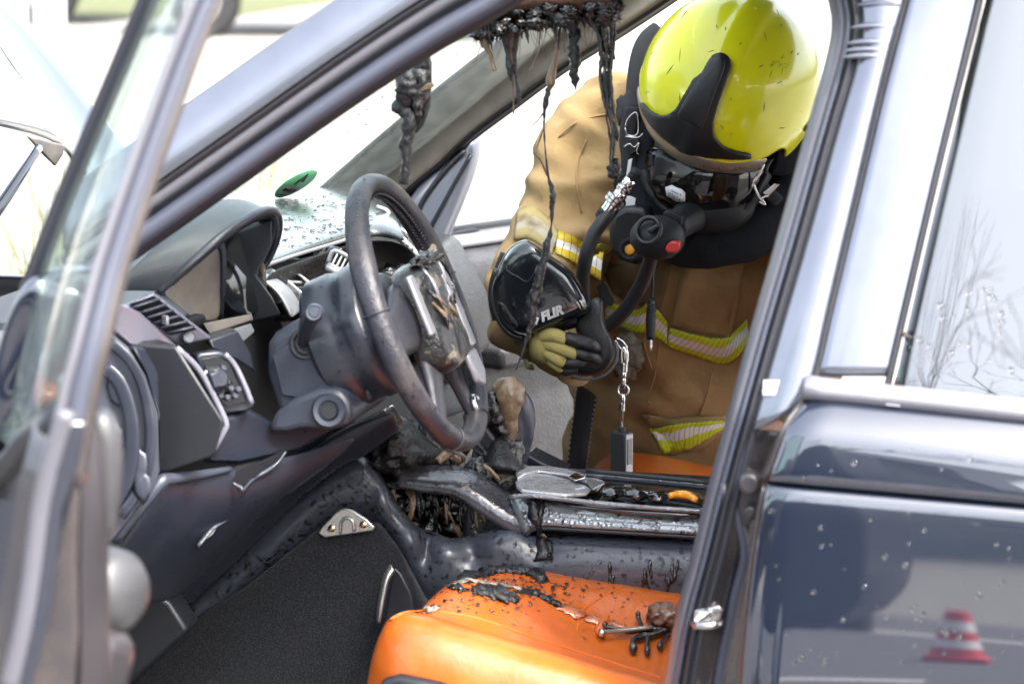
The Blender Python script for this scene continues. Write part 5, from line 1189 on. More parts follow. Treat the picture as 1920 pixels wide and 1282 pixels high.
seam([(1370, 500), (1356, 590), (1348, 625)]); seam([(1214, 752), (1240, 780), (1250, 785)])
ft = polydecal('lower_flap', b_to, [(1206, 772), (1260, 782), (1365, 775), (1362, 800), (1310, 838), (1255, 848), (1232, 828)], 'jacket', coat, off=.003, solid=.006, step=14)
# hood and scarf round the neck
sc_ = limb('flash_hood', [(1190, 330, -.50, 40), (1205, 400, -.47, 44), (1260, 452, -.44, 42), (1330, 462, -.44, 44), (1400, 440, -.46, 50), (1450, 395, -.49, 50), (1480, 330, -.53, 48), (1490, 260, -.56, 46)], 'knit_black', man, seg=20, n=6, folds=.006, fs=18)
limb('flash_hood', [(1296, 452, -.42, 26), (1320, 466, -.42, 26), (1350, 468, -.42, 20)], 'knit_black', man, seg=14, folds=.002)
limb('flash_hood', [(1230, 300, -.55, 60), (1340, 380, -.56, 80), (1430, 300, -.55, 60)], 'knit_black', man, seg=18, folds=.003)

# ---- helmet
HS = (RT * .90 + UP * -.36 - FW * .10).normalized()
HF = (RT * -.30 + UP * -.62 - FW * .72); HF = (HF - HS * HF.dot(HS)).normalized()
HU = HF.cross(HS); HU = HU if HU.dot(UP) > 0 else -HU
HC = at(1368, 160, y=-.47)
def hel(az, el, k=1.0): # az from front towards the wearer's left, el up
    c, s = math.cos(el), math.sin(el)
    x, y, z = math.cos(az) * c, math.sin(az) * c, s
    # ridge along the crown
    yr = abs(y + .10 * x) / .17; rid = 1 + .045 / (1 + yr ** 10) * max(0, min(1, (z - .35) * 3))
    return HC + (HF * x * .160 + HS * y * .142 + HU * z * .148 * rid) * k
def brim(az):            # lower edge: brow in front, cut up over the ear, low at the nape
    a = abs((az + .16 + math.pi) % (2 * math.pi) - math.pi)
    t = [0, .5, .8, .95, 1.08, 1.2, 1.32, 1.5, 1.65, 1.8, 2.2, 3.15]; e = [-.24, -.23, -.17, -.11, -.03, -.10, -.34, -.22, -.12, -.30, -.42, -.42]
    return float(np.interp(a, t, e))
rings = []
for i in range(30):
    ring = []
    for j in range(120):
        az = 2 * math.pi * j / 120; e0 = brim(az); el = e0 + (math.pi / 2 * .9995 - e0) * (i / 29)
        k = 1.0 + (.012 if i == 0 else .006 if i == 1 else 0)
        ring.append(hel(az, el, k))
    rings.append(ring)
hm = loft('helmet', rings, 'helmet_yellow', man, sub=1, caps=False)
hm.data.polygons  # crown cap
v, f = lathegeo(hel(0, math.pi / 2, 1.0) - HU * .004, HU, [(.0, .0035), (.004, .003)], 12)
hm.modifiers.new('thick', 'SOLIDIFY').thickness = .004; hm.modifiers['thick'].offset = -1
b_h = bvh_of(hm)
# liner closes the shell from below
loft('helmet_liner', [[hel(2 * math.pi * j / 40, brim(2 * math.pi * j / 40) + .05, .95) for j in range(40)], [hel(2 * math.pi * j / 40, .25, .93) for j in range(40)], [hel(2 * math.pi * j / 40, .9, .93) for j in range(40)]], 'helmet_black', hm, sub=0)
T_ = [(1318, 138), (1330, 117), (1341, 105), (1354, 101), (1366, 107), (1372, 120), (1371, 132), (1358, 165), (1345, 200), (1338, 228), (1340, 252), (1356, 271), (1384, 281), (1409, 285), (1408, 295), (1370, 296), (1322, 292), (1280, 280), (1246, 258), (1222, 232), (1207, 205), (1204, 192), (1209, 190), (1222, 206), (1242, 215), (1258, 213), (1270, 203), (1286, 175), (1302, 150)]
polydecal('front_crest', b_h, T_, 'helmet_black', hm, off=.001, solid=.007, step=8, bulge=lambda x, y: .004 * math.exp(-((x - (1352 - (y - 105) * .33)) / 14) ** 2), sub=1)
polydecal('front_crest_ridge', b_h, [(1322, 140), (1334, 118), (1352, 108), (1362, 116), (1360, 132), (1344, 172), (1330, 212), (1320, 240), (1296, 226), (1276, 214), (1290, 186)], 'helmet_black', hm, off=.008, solid=.006, step=9, sub=1)
# brow band under the rim
brs = []
for i, (e, k) in enumerate(((.03, .99), (-.02, 1.0), (-.14, 1.0), (-.25, .985), (-.265, .965))):
    brs.append([hel(az, min(-.17, brim(az)) + e, k) for az in np.linspace(-1.2, .80, 40)])
bb_ = grid('brow_band', brs, 'brow', hm, sub=1, solid=.004)
# raised lettering on the band
o_ = hel(.38, -.29, 1.004); xa_ = (hel(.48, -.28, 1.004) - hel(.28, -.30, 1.004)).normalized(); nn_ = (o_ - HC).normalized(); ya_ = nn_.cross(xa_).normalized()
if ya_.dot(HU) < 0: ya_ = -ya_
b_b = bvh_of(bb_)
def wrapb(p):
    l, n_, i_, d_ = b_b.find_nearest(p); return l + (p - o_).dot(nn_) * nn_ * .5 + nn_ * .0012
text('band_lettering', 'HPS 7000', .016, 'melt_tan', hm, o_, xa_, ya_, curve=wrapb, extrude=.0006, xs=1.35)
rgh = random.Random(21)
mat('scuff', (.07, .08, .015), .6)
for k in range(26):                                     # scuffs and scratches on the shell
    a, b = rgh.uniform(1230, 1500), rgh.uniform(5, 250); L_ = rgh.uniform(4, 26); t = rgh.gauss(1.9, .5)
    if inpoly(a, b, T_): continue
    tube('scuff_mark', [hit(b_h, a + L_ * s_ * math.cos(t), b + L_ * s_ * math.sin(t) + 2 * s_ * s_, .0)[0] for s_ in (0, .5, 1)], [.0002, rgh.uniform(.0004, .0010), .0002], 'scuff', hm, seg=5)
# ear fittings, dark side rail
tube('side_rail', [hel(1.30, .04, 1.0), hel(1.42, .02, 1.015), hel(1.55, -.02, 1.015), hel(1.75, -.28, 1.01)], .005, 'helmet_black', hm, seg=10)
lump('side_fitting', hel(1.75, -.10, 1.0), (.012, .016, .02), 'helmet_black', hm, amp=.1, level=2)
limb('neck_guard', [(1440, 300, -.46, 26), (1468, 300, -.48, 30), (1492, 280, -.50, 26)], 'knit_black', hm, seg=14)

# ---- breathing apparatus: mask, lung valve, hose, harness
ba = root('breathing_apparatus', 'black breathing mask with hose, valve and shoulder harness worn by the firefighter', 'breathing apparatus', at(1240, 440, y=-.35))
MC = at(1328, 330, y=-.470)
MF = (HF * .86 - HU * .5).normalized(); MS_ = HS; MU = MF.cross(MS_); MU = MU if MU.dot(HU) > 0 else -MU
def mask(az, el, k=1.0):
    c = math.cos(el); return MC + (MF * math.cos(az) * c * .095 + MS_ * math.sin(az) * c * .100 + MU * math.sin(el) * .092) * k
tmp_ = loft('mask_form', [[mask(2 * math.pi * j / 40, e, .97) for j in range(40)] for e in np.linspace(-1.4, 1.4, 18)], 'mask_rubber', None, sub=1)
b_m = bvh_of(tmp_); bpy.data.objects.remove(tmp_)
msk = loft('face_mask', [[mask(2 * math.pi * j / 40, e, .97) for j in range(40)] for e in np.linspace(-1.35, .42, 14)], 'mask_rubber', ba, sub=1)
VZ = [(1226, 276), (1222, 310), (1226, 342), (1240, 368), (1266, 388), (1300, 400), (1340, 402), (1372, 392), (1400, 366), (1420, 336), (1436, 306), (1400, 314), (1360, 320), (1310, 314), (1264, 296)]
fc = polydecal('face', b_m, [(1262, 300), (1310, 314), (1360, 320), (1400, 318), (1388, 350), (1350, 384), (1300, 380), (1262, 352)], 'skin_shadow', msk, off=.0005, solid=.003, step=12)
polydecal('visor_rim', b_m, [(1218, 290), (1216, 330), (1226, 360), (1250, 390), (1290, 410), (1340, 412), (1384, 398), (1412, 366), (1440, 320), (1448, 298), (1436, 300), (1400, 372), (1370, 398), (1330, 404), (1290, 400), (1246, 376), (1226, 340), (1224, 290)], 'mask_rubber', msk, off=.006, solid=.008, step=9)
polydecal('visor', b_m, VZ, 'visor', msk, off=.010, solid=.002, step=10)
b_v = b_m
lb = polydecal('mask_label', b_v, [(1258, 348), (1268, 345), (1284, 352), (1291, 358), (1290, 372), (1276, 372), (1260, 362)], 'white_print', msk, off=.0135, solid=.0006, step=8)
lo = hit(b_v, 1275, 360, .0155)[0]; lx = hit(b_v, 1284, 364, .0155)[0] - hit(b_v, 1266, 356, .0155)[0]; ln = (CAM - lo).normalized(); ly = ln.cross(lx)
text('label_text', 'BBN\n02656', .0095, 'black_print', msk, lo, lx, ly, extrude=.0002)
lump('mask_chin', at(1322, 384, y=-.430), (.080, .052, .050), 'mask_rubber', msk, amp=.02, fs=1.0, seed=1, level=4)
limb('mask_outlet', [(1300, 400, -.40, 36), (1282, 414, -.37, 30), (1262, 430, -.33, 25)], 'mask_rubber', msk, seg=24, n=5)
slab('speech_grille', [at(a, b, y=-.322) for a, b in ((1244, 398), (1252, 394), (1280, 406), (1278, 424), (1268, 424), (1240, 412))], V(.0, -.02, 0), 'mask_rubber', msk, bevel=.003)
for k in range(5):
    for l_ in range(3):
        lump('grille_hole', at(1252 + 5 * k, 403 + 2.4 * k + 5 * l_, y=-.320), (.0012, .0012, .0012), 'plastic_dark', msk, amp=0, level=1)
lv = lump('lung_valve', at(1233, 446, y=-.297), (.043, .038, .035), 'mask_rubber', ba, amp=.03, fs=1.2, seed=2, level=4)
limb('valve_body', [(1260, 434, -.315, 28), (1240, 446, -.295, 38), (1220, 440, -.285, 32)], 'mask_rubber', lv, seg=24)
v, f = torusgeo(at(1216, 432, y=-.262), V(.25, .9, .3), .020, .004, 28, 8); mk('valve_ring', v, f, 'helmet_black', lv)
slab('valve_lever', [at(a, b, y=-.25) for a, b in ((1212, 432), (1230, 420), (1238, 424), (1220, 440))], V(0, -.012, 0), 'helmet_black', lv, bevel=.003)
slab('red_button', [at(a, b, y=-.262) for a, b in ((1250, 458), (1258, 452), (1274, 454), (1274, 466), (1266, 475), (1250, 474), (1246, 468))], V(.0, -.02, 0), 'red', lv, bevel=.004)
lump('button_glint', at(1224, 411, y=-.27), (.006, .004, .003), 'grey_print', lv, amp=.1, level=2)
gz = slab('gauge_unit', [at(a, b, y=-.40) for a, b in ((1146, 400), (1172, 386), (1214, 390), (1228, 430), (1236, 470), (1226, 492), (1190, 498), (1158, 490), (1142, 470), (1140, 430))], V(.0, -.06, 0), 'helmet_black', ba, bevel=.014)
v, f = torusgeo(at(1181, 468, y=-.398), V(.1, 1, .1), .015, .004, 24, 8); mk('gauge_ring', v, f, 'mask_rubber', gz)
lathe('gauge_lens', at(1181, 468, y=-.40), V(.1, 1, .1), [(.0, .004), (.007, .003), (.009, .0)], 'amber', gz, seg=20)
ho = tube('air_hose', [at(a, b, y=c) for a, b, c in ((1158, 378, -.36), (1138, 405, -.34), (1112, 442, -.33), (1097, 490, -.33), (1093, 540, -.35), (1104, 590, -.37), (1134, 612, -.37), (1168, 586, -.36), (1196, 545, -.35), (1214, 505, -.33), (1222, 476, -.31))], .0115, 'hose', ba, seg=16, n=8)
for (a, b), (c, d), r_, mm in (((1196, 318), (1184, 336), .009, 'mask_rubber'), ((1184, 336), (1174, 350), .0105, 'chrome'), ((1174, 350), (1167, 360), .013, 'steel'), ((1167, 360), (1156, 372), .011, 'chrome'), ((1160, 368), (1148, 382), .017, 'steel'), ((1150, 380), (1138, 398), .012, 'chrome'), ((1140, 396), (1128, 412), .014, 'mask_rubber')):
    p, q_ = at(a, b, y=-.345), at(c, d, y=-.345); L_ = (q_ - p).length
    lathe('hose_coupling', p, q_ - p, [(.0, 0), (r_ * .85, 0), (r_, .002), (r_, L_ * .45), (r_ * .86, L_ * .5), (r_, L_ * .55), (r_, L_ - .002), (r_ * .85, L_), (.0, L_)], mm, ba, seg=20)
def ribbon(name, pts, y, w, mat_, parent, th=.004):
    P_ = [at(a, b, y=y if not hasattr(y, '__len__') else y[i]) for i, (a, b) in enumerate(pts)]
    q_ = catmull([tuple(p) for p in P_], 5); P_ = [Vector(a) for a in q_]; rows = [[], [], []]
    for i, p in enumerate(P_):
        t = (P_[min(i + 1, len(P_) - 1)] - P_[max(i - 1, 0)]).normalized(); s = t.cross(FW).normalized()
        for k in (0, 1, 2): rows[k].append(p + s * w * (k - 1) - FW * (.002 if k == 1 else 0))
    return grid(name, rows, mat_, parent, sub=1, solid=th, off=0)
hn = ribbon('shoulder_strap', [(1246, 62), (1218, 88), (1205, 140), (1200, 220), (1196, 300), (1190, 380), (1186, 430)], (-.56, -.54, -.52, -.50, -.49, -.47, -.44), .026, 'strap', ba, .012)
ribbon('shoulder_strap', [(1188, 200), (1176, 255), (1180, 300), (1176, 340)], -.48, .014, 'strap', ba, .008)
lump('strap_pad', at(1180, 208, y=-.50), (.022, .02, .030), 'strap', ba, amp=.25, seed=4)
slab('strap_end', [at(a, b, y=-.53) for a, b in ((1192, 96), (1222, 84), (1226, 120), (1214, 190), (1198, 200), (1190, 150))], V(0, -.02, 0), 'strap', ba, bevel=.006)
for pts in ([(1172, 240), (1178, 222), (1194, 212), (1196, 250), (1178, 254), (1172, 240)], [(1172, 256), (1196, 258), (1206, 250)], [(1170, 276), (1180, 270), (1190, 276), (1198, 268), (1194, 284), (1198, 290)]):
    tube('wire_buckle', [at(a, b, y=-.465) for a, b in pts], .0013, 'steel', ba, seg=8, n=4)
slab('buckle_plate', [at(a, b, y=-.468) for a, b in ((1174, 262), (1198, 258), (1202, 282), (1180, 292))], V(0, -.004, 0), 'helmet_black', ba, bevel=.002)
slab('white_tab', [at(a, b, y=-.43) for a, b in ((1178, 300), (1186, 297), (1180, 332), (1173, 336))], V(0, -.003, 0), 'white_print', ba, bevel=.001)
slab('white_tab', [at(a, b, y=-.42) for a, b in ((1176, 366), (1192, 372), (1190, 388), (1180, 394), (1170, 382))], V(0, -.003, 0), 'white_print', ba, bevel=.001)
for pts in ([(1432, 308), (1422, 330), (1412, 344)], [(1412, 344), (1418, 360), (1426, 372), (1440, 366)], [(1420, 330), (1414, 340), (1410, 352)], [(1426, 372), (1434, 384), (1424, 378)]):
    tube('mask_buckle', [at(a, b, y=-.40) for a, b in pts], .0024, 'steel', ba, seg=8)
slab('mask_buckle_plate', [at(a, b, y=-.40) for a, b in ((1430, 362), (1452, 344), (1462, 346), (1440, 370))], V(0, -.003, 0), 'steel', ba, bevel=.001)
ribbon('mask_strap', [(1400, 330), (1430, 352), (1462, 380)], -.43, .010, 'strap', ba)
# headset lead and jack
tube('headset_lead', [at(a, b, y=-.37) for a, b in ((1226, 486), (1224, 510), (1224, 540), (1222, 562))], .0028, 'hose', ba, seg=10)
jk = tube('jack_plug', [at(a, b, y=-.37) for a, b in ((1222, 560), (1221, 580), (1220, 605), (1220, 636))], [.005, .007, .008, .007], 'hose', ba, seg=14)
for k in range(5):
    v, f = torusgeo(at(1222 - .4 * k, 572 + 6 * k, y=-.37), V(0, 0, 1), .007, .0014, 16, 6); mk('plug_rib', v, f, 'hose', jk)
lathe('plug_tip', at(1220, 636, y=-.37), V(0, 0, -1), [(.0028, 0), (.0028, .007), (.0022, .0075), (.0028, .008), (.0028, .012), (.0020, .0125), (.0026, .014), (.001, .018)], 'chrome', jk, seg=14)

# ---- waist belt with studded edges, hanging fleece
def two(name, L_, R_, y, mm, par, th=.004):
    A_, B_ = resample(L_, 14), resample(R_, 14)
    return grid(name, [[at(a[0], a[1], y=y) for a in A_], [at((a[0] + c[0]) / 2, (a[1] + c[1]) / 2, y=y + .004) for a, c in zip(A_, B_)], [at(a[0], a[1], y=y) for a in B_]], mm, par, sub=1, solid=th, off=0)
wb = two('waist_belt', [(1082, 716), (1074, 780), (1066, 840), (1058, 900)], [(1122, 742), (1112, 790), (1104, 840), (1096, 900)], -.60, 'strap', coat)
g = []
for (a0, b0, a1, b1) in ((1080, 730, 1062, 890), (1116, 750, 1098, 890)):
    for k in range(17):
        t = k / 16; g.append(lumpgeo(at(a0 + (a1 - a0) * t, b0 + (b1 - b0) * t, y=-.592), (.0011, .0011, .0011), 0, 1, 0, 1))
v, f = multi(g); o = mk('edge_stitching', v, f, 'white_print', coat); o['kind'] = 'stuff'
v, f = multi([lumpgeo(at(a, b, y=-.54), (s1, .012, s2), amp=.35, fs=2.2, seed=s) for a, b, s1, s2, s in ((1178, 652, .022, .024, 1), (1172, 690, .020, .022, 2), (1190, 672, .016, .022, 3))]); mk('fleece_cuff', v, f, 'fur_grey', coat)
slab('wrist_tab', [at(a, b, y=-.50) for a, b in ((1118, 540), (1134, 528), (1152, 566), (1146, 574), (1130, 572))], V(0, -.006, 0), 'strap', coat, bevel=.002)

# ---- gloved hand
GY = -.186
gl2 = limb('glove', [(1058, 664, -.30, 46), (1036, 656, -.27, 42), (1030, 648, GY - .02, 36), (1040, 640, GY - .01, 22)], 'kevlar', man, seg=20, folds=.003)
FN = [([(1018, 632, GY), (1040, 628, GY + .012), (1064, 640, GY + .014)], [(1058, 634, GY + .012), (1090, 642, GY + .012), (1112, 648, GY + .006), (1122, 658, GY - .012)], 14),
      ([(1020, 645, GY), (1050, 652, GY + .014), (1084, 666, GY + .012)], [(1072, 660, GY + .010), (1100, 666, GY + .008), (1118, 672, GY - .004), (1124, 676, GY - .018)], 13),
      ([(1024, 660, GY), (1044, 672, GY + .012), (1060, 682, GY + .010)], [(1052, 680, GY + .008), (1076, 680, GY + .008), (1094, 674, GY), (1100, 672, GY - .016)], 13),
      ([(1032, 674, GY - .004), (1046, 686, GY + .004), (1058, 692, GY)], [(1050, 690, GY), (1066, 694, GY), (1082, 692, GY - .006)], 11)]
for ya, bk, r_ in FN:
    limb('glove_finger', [(a, b, c, r_ * (.85 if i == 2 else 1)) for i, (a, b, c) in enumerate(ya)], 'kevlar', gl2, seg=14, n=5, folds=.001, fs=50)
    limb('glove_fingertip', [(a, b, c, r_ * (.98, 1, .9, .6)[i]) for i, (a, b, c) in enumerate(bk)], 'glove_black', gl2, seg=14, n=5, folds=.0012, fs=60)
limb('glove_thumb', [(1010, 640, GY - .03, 16), (1040, 612, GY - .035, 16), (1075, 602, GY - .03, 14), (1100, 600, GY - .03, 11)], 'glove_black', gl2, seg=14)

# ---- hand-held thermal camera
tc_ = root('thermal_camera', 'black thermal imaging camera with white maker lettering in gloved hand', 'thermal camera', at(1040, 580, y=-.22))
FO = [(978, 450), (990, 447), (1008, 458), (1040, 482), (1066, 500), (1084, 524), (1100, 552), (1108, 572), (1106, 582), (1094, 592), (1046, 612), (1004, 627), (984, 631), (964, 627), (946, 612), (930, 588), (919, 560), (920, 536), (930, 508), (944, 478), (960, 458)]
rings = []
cx_, cy_ = 1010, 545
for yy, k in ((-.268, .55), (-.262, .84), (-.25, .97), (-.235, 1.0), (-.195, 1.0), (-.180, .97), (-.168, .90), (-.162, .78), (-.160, .45)):
    rings.append([at(cx_ + (a - cx_) * k, cy_ + (b - cy_) * k, y=yy) for a, b in FO])
sh_ = loft('shell', rings, 'flir_shell', tc_, sub=2)
b_f = bvh_of(sh_)
def onf(l, off=.0006): return [hit(b_f, a, b, off, 4.1)[0] for a, b in l]
tube('panel_line', onf([(962, 462), (950, 500), (958, 512), (970, 518), (988, 528), (1000, 514), (1008, 496)]), .0009, 'plastic_dark', tc_, seg=6, n=6)
tube('panel_line', onf([(1008, 552), (1042, 544), (1066, 578)]), .0008, 'flir_grip', tc_, seg=6, n=3)
tube('panel_line', onf([(1064, 502), (1050, 530), (1090, 560)]), .0008, 'flir_grip', tc_, seg=6, n=3)
tube('lens_rim', onf([(936, 568), (940, 590), (954, 608), (966, 614), (968, 606), (956, 590), (944, 572), (936, 568)], .001), .0024, 'flir_grip', tc_, seg=8, n=6)
polydecal('lens', b_f, [(938, 572), (946, 574), (958, 590), (967, 606), (964, 612), (952, 606), (941, 590)], 'glossblack', tc_, off=.0008, solid=.0016, step=8)
tube('front_rim', [at(a, b, y=-.20) for a, b in ((930, 504), (921, 540), (924, 572), (938, 604), (958, 626), (982, 634))], .0045, 'flir_grip', tc_, seg=10)
for k in range(2):
    tube('button', onf([(1082 + 5 * k, 566 - 3 * k), (1088 + 5 * k, 578 - 3 * k)], .001), .0014, 'alloy', tc_, seg=6)
fo_ = hit(b_f, 1034, 588, .0014)[0]; fx = hit(b_f, 1046, 583, .0014)[0] - hit(b_f, 1008, 598, .0014)[0]; fnn = (CAM - fo_).normalized(); fy = fnn.cross(fx)
def wrapf(p):
    v_ = (p - CAM).normalized(); l, n_, i_, d_ = b_f.ray_cast(CAM, v_, 10)
    return (l - v_ * .0012) if l is not None else p
text('lettering', 'FLIR', .0190, 'white_print', tc_, fo_, fx, fy, extrude=.0003, curve=wrapf, shear=.25, off=.0011, xs=1.05)
lg = hit(b_f, 1003, 599, .0014)[0]; X_, Y_ = fx.normalized() * .0075, fy.normalized() * .0085
dia = [lg + X_ * a + Y_ * b for a, b in ((0, 1), (1, 0), (0, -1), (-1, 0), (0, .45), (.45, 0), (0, -.45), (-.45, 0))]
mk('emblem', [wrapf(p) for p in dia], [(0, 1, 5, 4), (1, 2, 6, 5), (2, 3, 7, 6), (3, 0, 4, 7)], 'white_print', tc_, smooth=False, solid=.0006, off=0)
HP = [(1072, 600), (1094, 584), (1108, 560), (1124, 554), (1134, 566), (1130, 590), (1136, 616), (1150, 636), (1156, 656), (1150, 680), (1132, 700), (1104, 708), (1070, 706), (1050, 696), (1052, 686), (1080, 690), (1092, 664), (1086, 636)]
hgr = loft('grip', [[at(1106 + (a - 1106) * k, 632 + (b - 632) * k, y=yy) for a, b in HP] for yy, k in ((-.275, .7), (-.268, .93), (-.25, 1), (-.215, 1), (-.20, .93), (-.195, .7))], 'flir_grip', tc_, sub=2)
tube('base_rim', [at(a, b, y=-.205) for a, b in ((1154, 640), (1158, 660), (1152, 684), (1134, 703), (1106, 711), (1070, 708))], .0022, 'seal_sheen', tc_, seg=8, n=6)
tube('wrist_strap', [at(a, b, y=-.27) for a, b in ((945, 475), (928, 520), (922, 560), (930, 600))], .006, 'strap', tc_, seg=8)

# ---- key ring, swivel and grey tag hanging from the camera grip
kt = root('key_tag', 'grey rectangular electronic tag hanging from camera grip on steel swivel chain', 'key tag', at(1165, 850, y=-.21))
KY = -.21
def ring_(px_, py_, r_, tr, mm='steel', ax=None, nm='split_ring'):
    v, f = torusgeo(at(px_, py_, y=KY), ax or V(.2, 1, .1), r_, tr, 28, 8); return mk(nm, v, f, mm, kt)
tube('split_ring', [at(a, b, y=KY) for a, b in ((1156, 634), (1166, 638), (1175, 650), (1172, 660), (1160, 648), (1154, 638))], .0014, 'chrome', kt, seg=8, n=6)
def stick(name, a, b, c, d, r_, mm='steel'):
    p, q_ = at(a, b, y=KY), at(c, d, y=KY); L_ = (q_ - p).length
    return lathe(name, p, q_ - p, [(.0, 0), (r_ * .7, 0), (r_, .0015), (r_, L_ - .0015), (r_ * .7, L_), (.0, L_)], mm, kt, seg=16)
stick('swivel', 1173, 654, 1171, 682, .0032); stick('swivel_collar', 1171, 680, 1170, 698, .0056); stick('swivel', 1170, 696, 1169, 708, .0042, 'chrome'); stick('swivel', 1170, 708, 1168, 728, .0036)
tube('snap_hook', [at(a, b, y=KY) for a, b in ((1167, 684), (1166, 660), (1170, 652), (1176, 662), (1175, 684))], .0022, 'chrome', kt, seg=8, n=5)
ring_(1169, 731, .0088, .0015, 'chrome')
stick('clip', 1168, 738, 1167, 756, .0040, 'chrome'); stick('clip', 1167, 754, 1166, 772, .0046, 'steel'); stick('cable', 1167, 772, 1166, 805, .0016, 'melt_brown'); stick('cable', 1166, 788, 1166, 806, .0018, 'alloy')
bx = root_bx = None
e1 = (RT * .74 - FW * .62).normalized(); e1 = V(e1.x, e1.y, 0).normalized(); e2 = V(-e1.y, e1.x, 0)
kc = at(1165, 851, y=KY)
case = box('tag_case', kc, e1 * .0145, e2 * .0105, V(0, 0, .0355), 'tag_case', kt, bevel=.0025)
n1 = e2 if e2.dot(CAM - kc) > 0 else -e2; n2 = e1 if e1.dot(CAM - kc) > 0 else -e1
for nn3, tt, w_ in ((n1, e1, .0125), (n2, e2, .0085)):
    if nn3.dot(RT) > 0:
        off_ = .0105 if nn3 is n1 else .0145
        box('tag_face', kc + nn3 * (off_ + .0006), tt * w_, V(0, 0, .033), nn3 * .0008, 'silver', kt, bevel=.0005)
        box('tag_window', kc + nn3 * (off_ + .0018) + V(0, 0, .006), tt * w_ * .7, V(0, 0, .020), nn3 * .0006, 'glossblack', kt, bevel=.0004)
stick('tag_gland', 1166, 800, 1166, 816, .0058, 'tag_case')
# ================================================================== SURROUNDINGS
mat('ground', (.27, .258, .238), .9, spec=.2, var=((.21, .20, .185), 3, .35, .7, 9), bump=(60, .01, 8))
mat('asphalt', (.125, .12, .123), .85, var=((.09, .086, .088), 8, .35, .7, 8), bump=(200, .004))
mat('grass', (.07, .085, .045), .9, spec=.1, var=((.11, .11, .06), 5, .35, .65, 8))
mat('post', (.42, .44, .47), .45, .6)
mat('white_paint', (.75, .75, .73), .6)
mat('cone_red', (.62, .03, .03), .45)
mat('cone_white', (.78, .77, .75), .5)
mat('dark_vehicle', (.06, .065, .08), .35, coat=.5)
mat('tyre', (.02, .02, .022), .8)
mat('pale_vehicle', (.62, .63, .66), .35, coat=.5)
mat('twig', (.07, .05, .04), .9)
mat('bark', (.10, .075, .055), .9, bump=(40, .02))
mat('wire', (.30, .31, .32), .5, .6)
def flat(name, x0, x1, y0, y1, z, m, nx=2, ny=2):
    v = [V(x0 + (x1 - x0) * i / (nx - 1), y0 + (y1 - y0) * j / (ny - 1), z) for i in range(nx) for j in range(ny)]
    o = mk(name, v, gridf(nx, ny), m); o['kind'] = 'structure'; return o
gr = flat('ground', -600, 600, -600, 600, 0, 'ground'); gr['label'] = 'pale sandy paved yard around the car'
rd = flat('road', -60, 60, 1.05, 18.5, .004, 'asphalt'); rd['label'] = 'dark asphalt road behind the photographer'
for k in range(12):
    flat('road_marking', -30 + k * 5, -27.5 + k * 5, 10.2, 10.35, .008, 'white_paint')
flat('road_marking', -60, 60, 15.5, 15.7, .008, 'white_paint')
vg = flat('verge', 9.3, 60, -34, -24.2, .004, 'grass'); vg['label'] = 'strip of rough green grass beyond the yard'
# traffic cone on the road: seen mirrored in the rear door
cn = root('traffic_cone', 'red and white striped traffic cone mirrored in the rear door', 'traffic cone', (.0, 12.4, .004))
c0 = V(.0, 12.4, .004)
box('base', c0 + V(0, 0, .02), V(.17, 0, 0), V(0, .17, 0), V(0, 0, .02), 'cone_red', cn, bevel=.01)
for k in range(5):
    a, b = k / 5, (k + 1) / 5
    lathe('cone_band', c0 + V(0, 0, .04), V(0, 0, 1), [(.0, .28 * a), (.15 - .085 * a, .28 * a), (.15 - .085 * b, .28 * b), (.0, .28 * b)], 'cone_red' if k % 2 == 0 else 'cone_white', cn, seg=24)
# galvanised posts to the left of the bonnet
for k, (px_, y_, r_, lab) in enumerate(((22, -4.0, .045, 'broad pale galvanised post at far left edge behind the bonnet'), (96, -3.6, .040, 'slim galvanised post just right of the broad one'))):
    p = at(px_, 120, y=y_); b = V(p.x, p.y, 0)
    o = mk('metal_post', *multi([boxgeo(b + V(0, 0, 1.3), V(r_, 0, 0), V(0, r_, 0), V(0, 0, 1.3)), boxgeo(b + V(0, 0, .01), V(.09, 0, 0), V(0, .09, 0), V(0, 0, .01))]), 'post', bevel=.006, auto=40)
    tag(o, lab, 'post')
# building, hedge and bare tree across the road: mirrored in the paint and the rear window
mat('render_wall', (.23, .245, .22), .85, var=((.17, .185, .165), .8, .4, .65, 8))
mat('roof_dark', (.045, .05, .06), .6)
mat('window_dark', (.03, .035, .045), .15)
mat('hedge', (.05, .065, .03), .9, var=((.08, .09, .04), 3, .4, .6, 8))
bl = root('building', 'grey green rendered building with dark eaves mirrored in rear window', 'building', (-6, 41, 0))
box('wall', V(-6, 41, 3.0), V(22, 0, 0), V(0, 3.5, 0), V(0, 0, 3.0), 'render_wall', bl, bevel=.02)
rf = mk('roof', [V(-29, 36.7, 5.9), V(17, 36.7, 5.9), V(17, 41, 7.6), V(-29, 41, 7.6), V(-29, 45.3, 5.9), V(17, 45.3, 5.9), V(-29, 36.7, 6.35), V(17, 36.7, 6.35), V(17, 41, 8.05), V(-29, 41, 8.05), V(-29, 45.3, 6.35), V(17, 45.3, 6.35)], [(0, 1, 2, 3), (3, 2, 5, 4), (6, 9, 8, 7), (9, 10, 11, 8), (0, 6, 7, 1), (4, 5, 11, 10), (0, 3, 9, 6), (3, 4, 10, 9), (1, 7, 8, 2), (2, 8, 11, 5)], 'roof_dark', bl, smooth=False)
for k in range(6):
    w_ = box('window', V(-17 + 4.4 * k, 37.48, 3.6), V(.75, 0, 0), V(0, .03, 0), V(0, 0, .65), 'white_paint', bl, bevel=.01)
    box('pane', V(-17 + 4.4 * k, 37.44, 3.6), V(.66, 0, 0), V(0, .012, 0), V(0, 0, .56), 'window_dark', w_, bevel=.004)
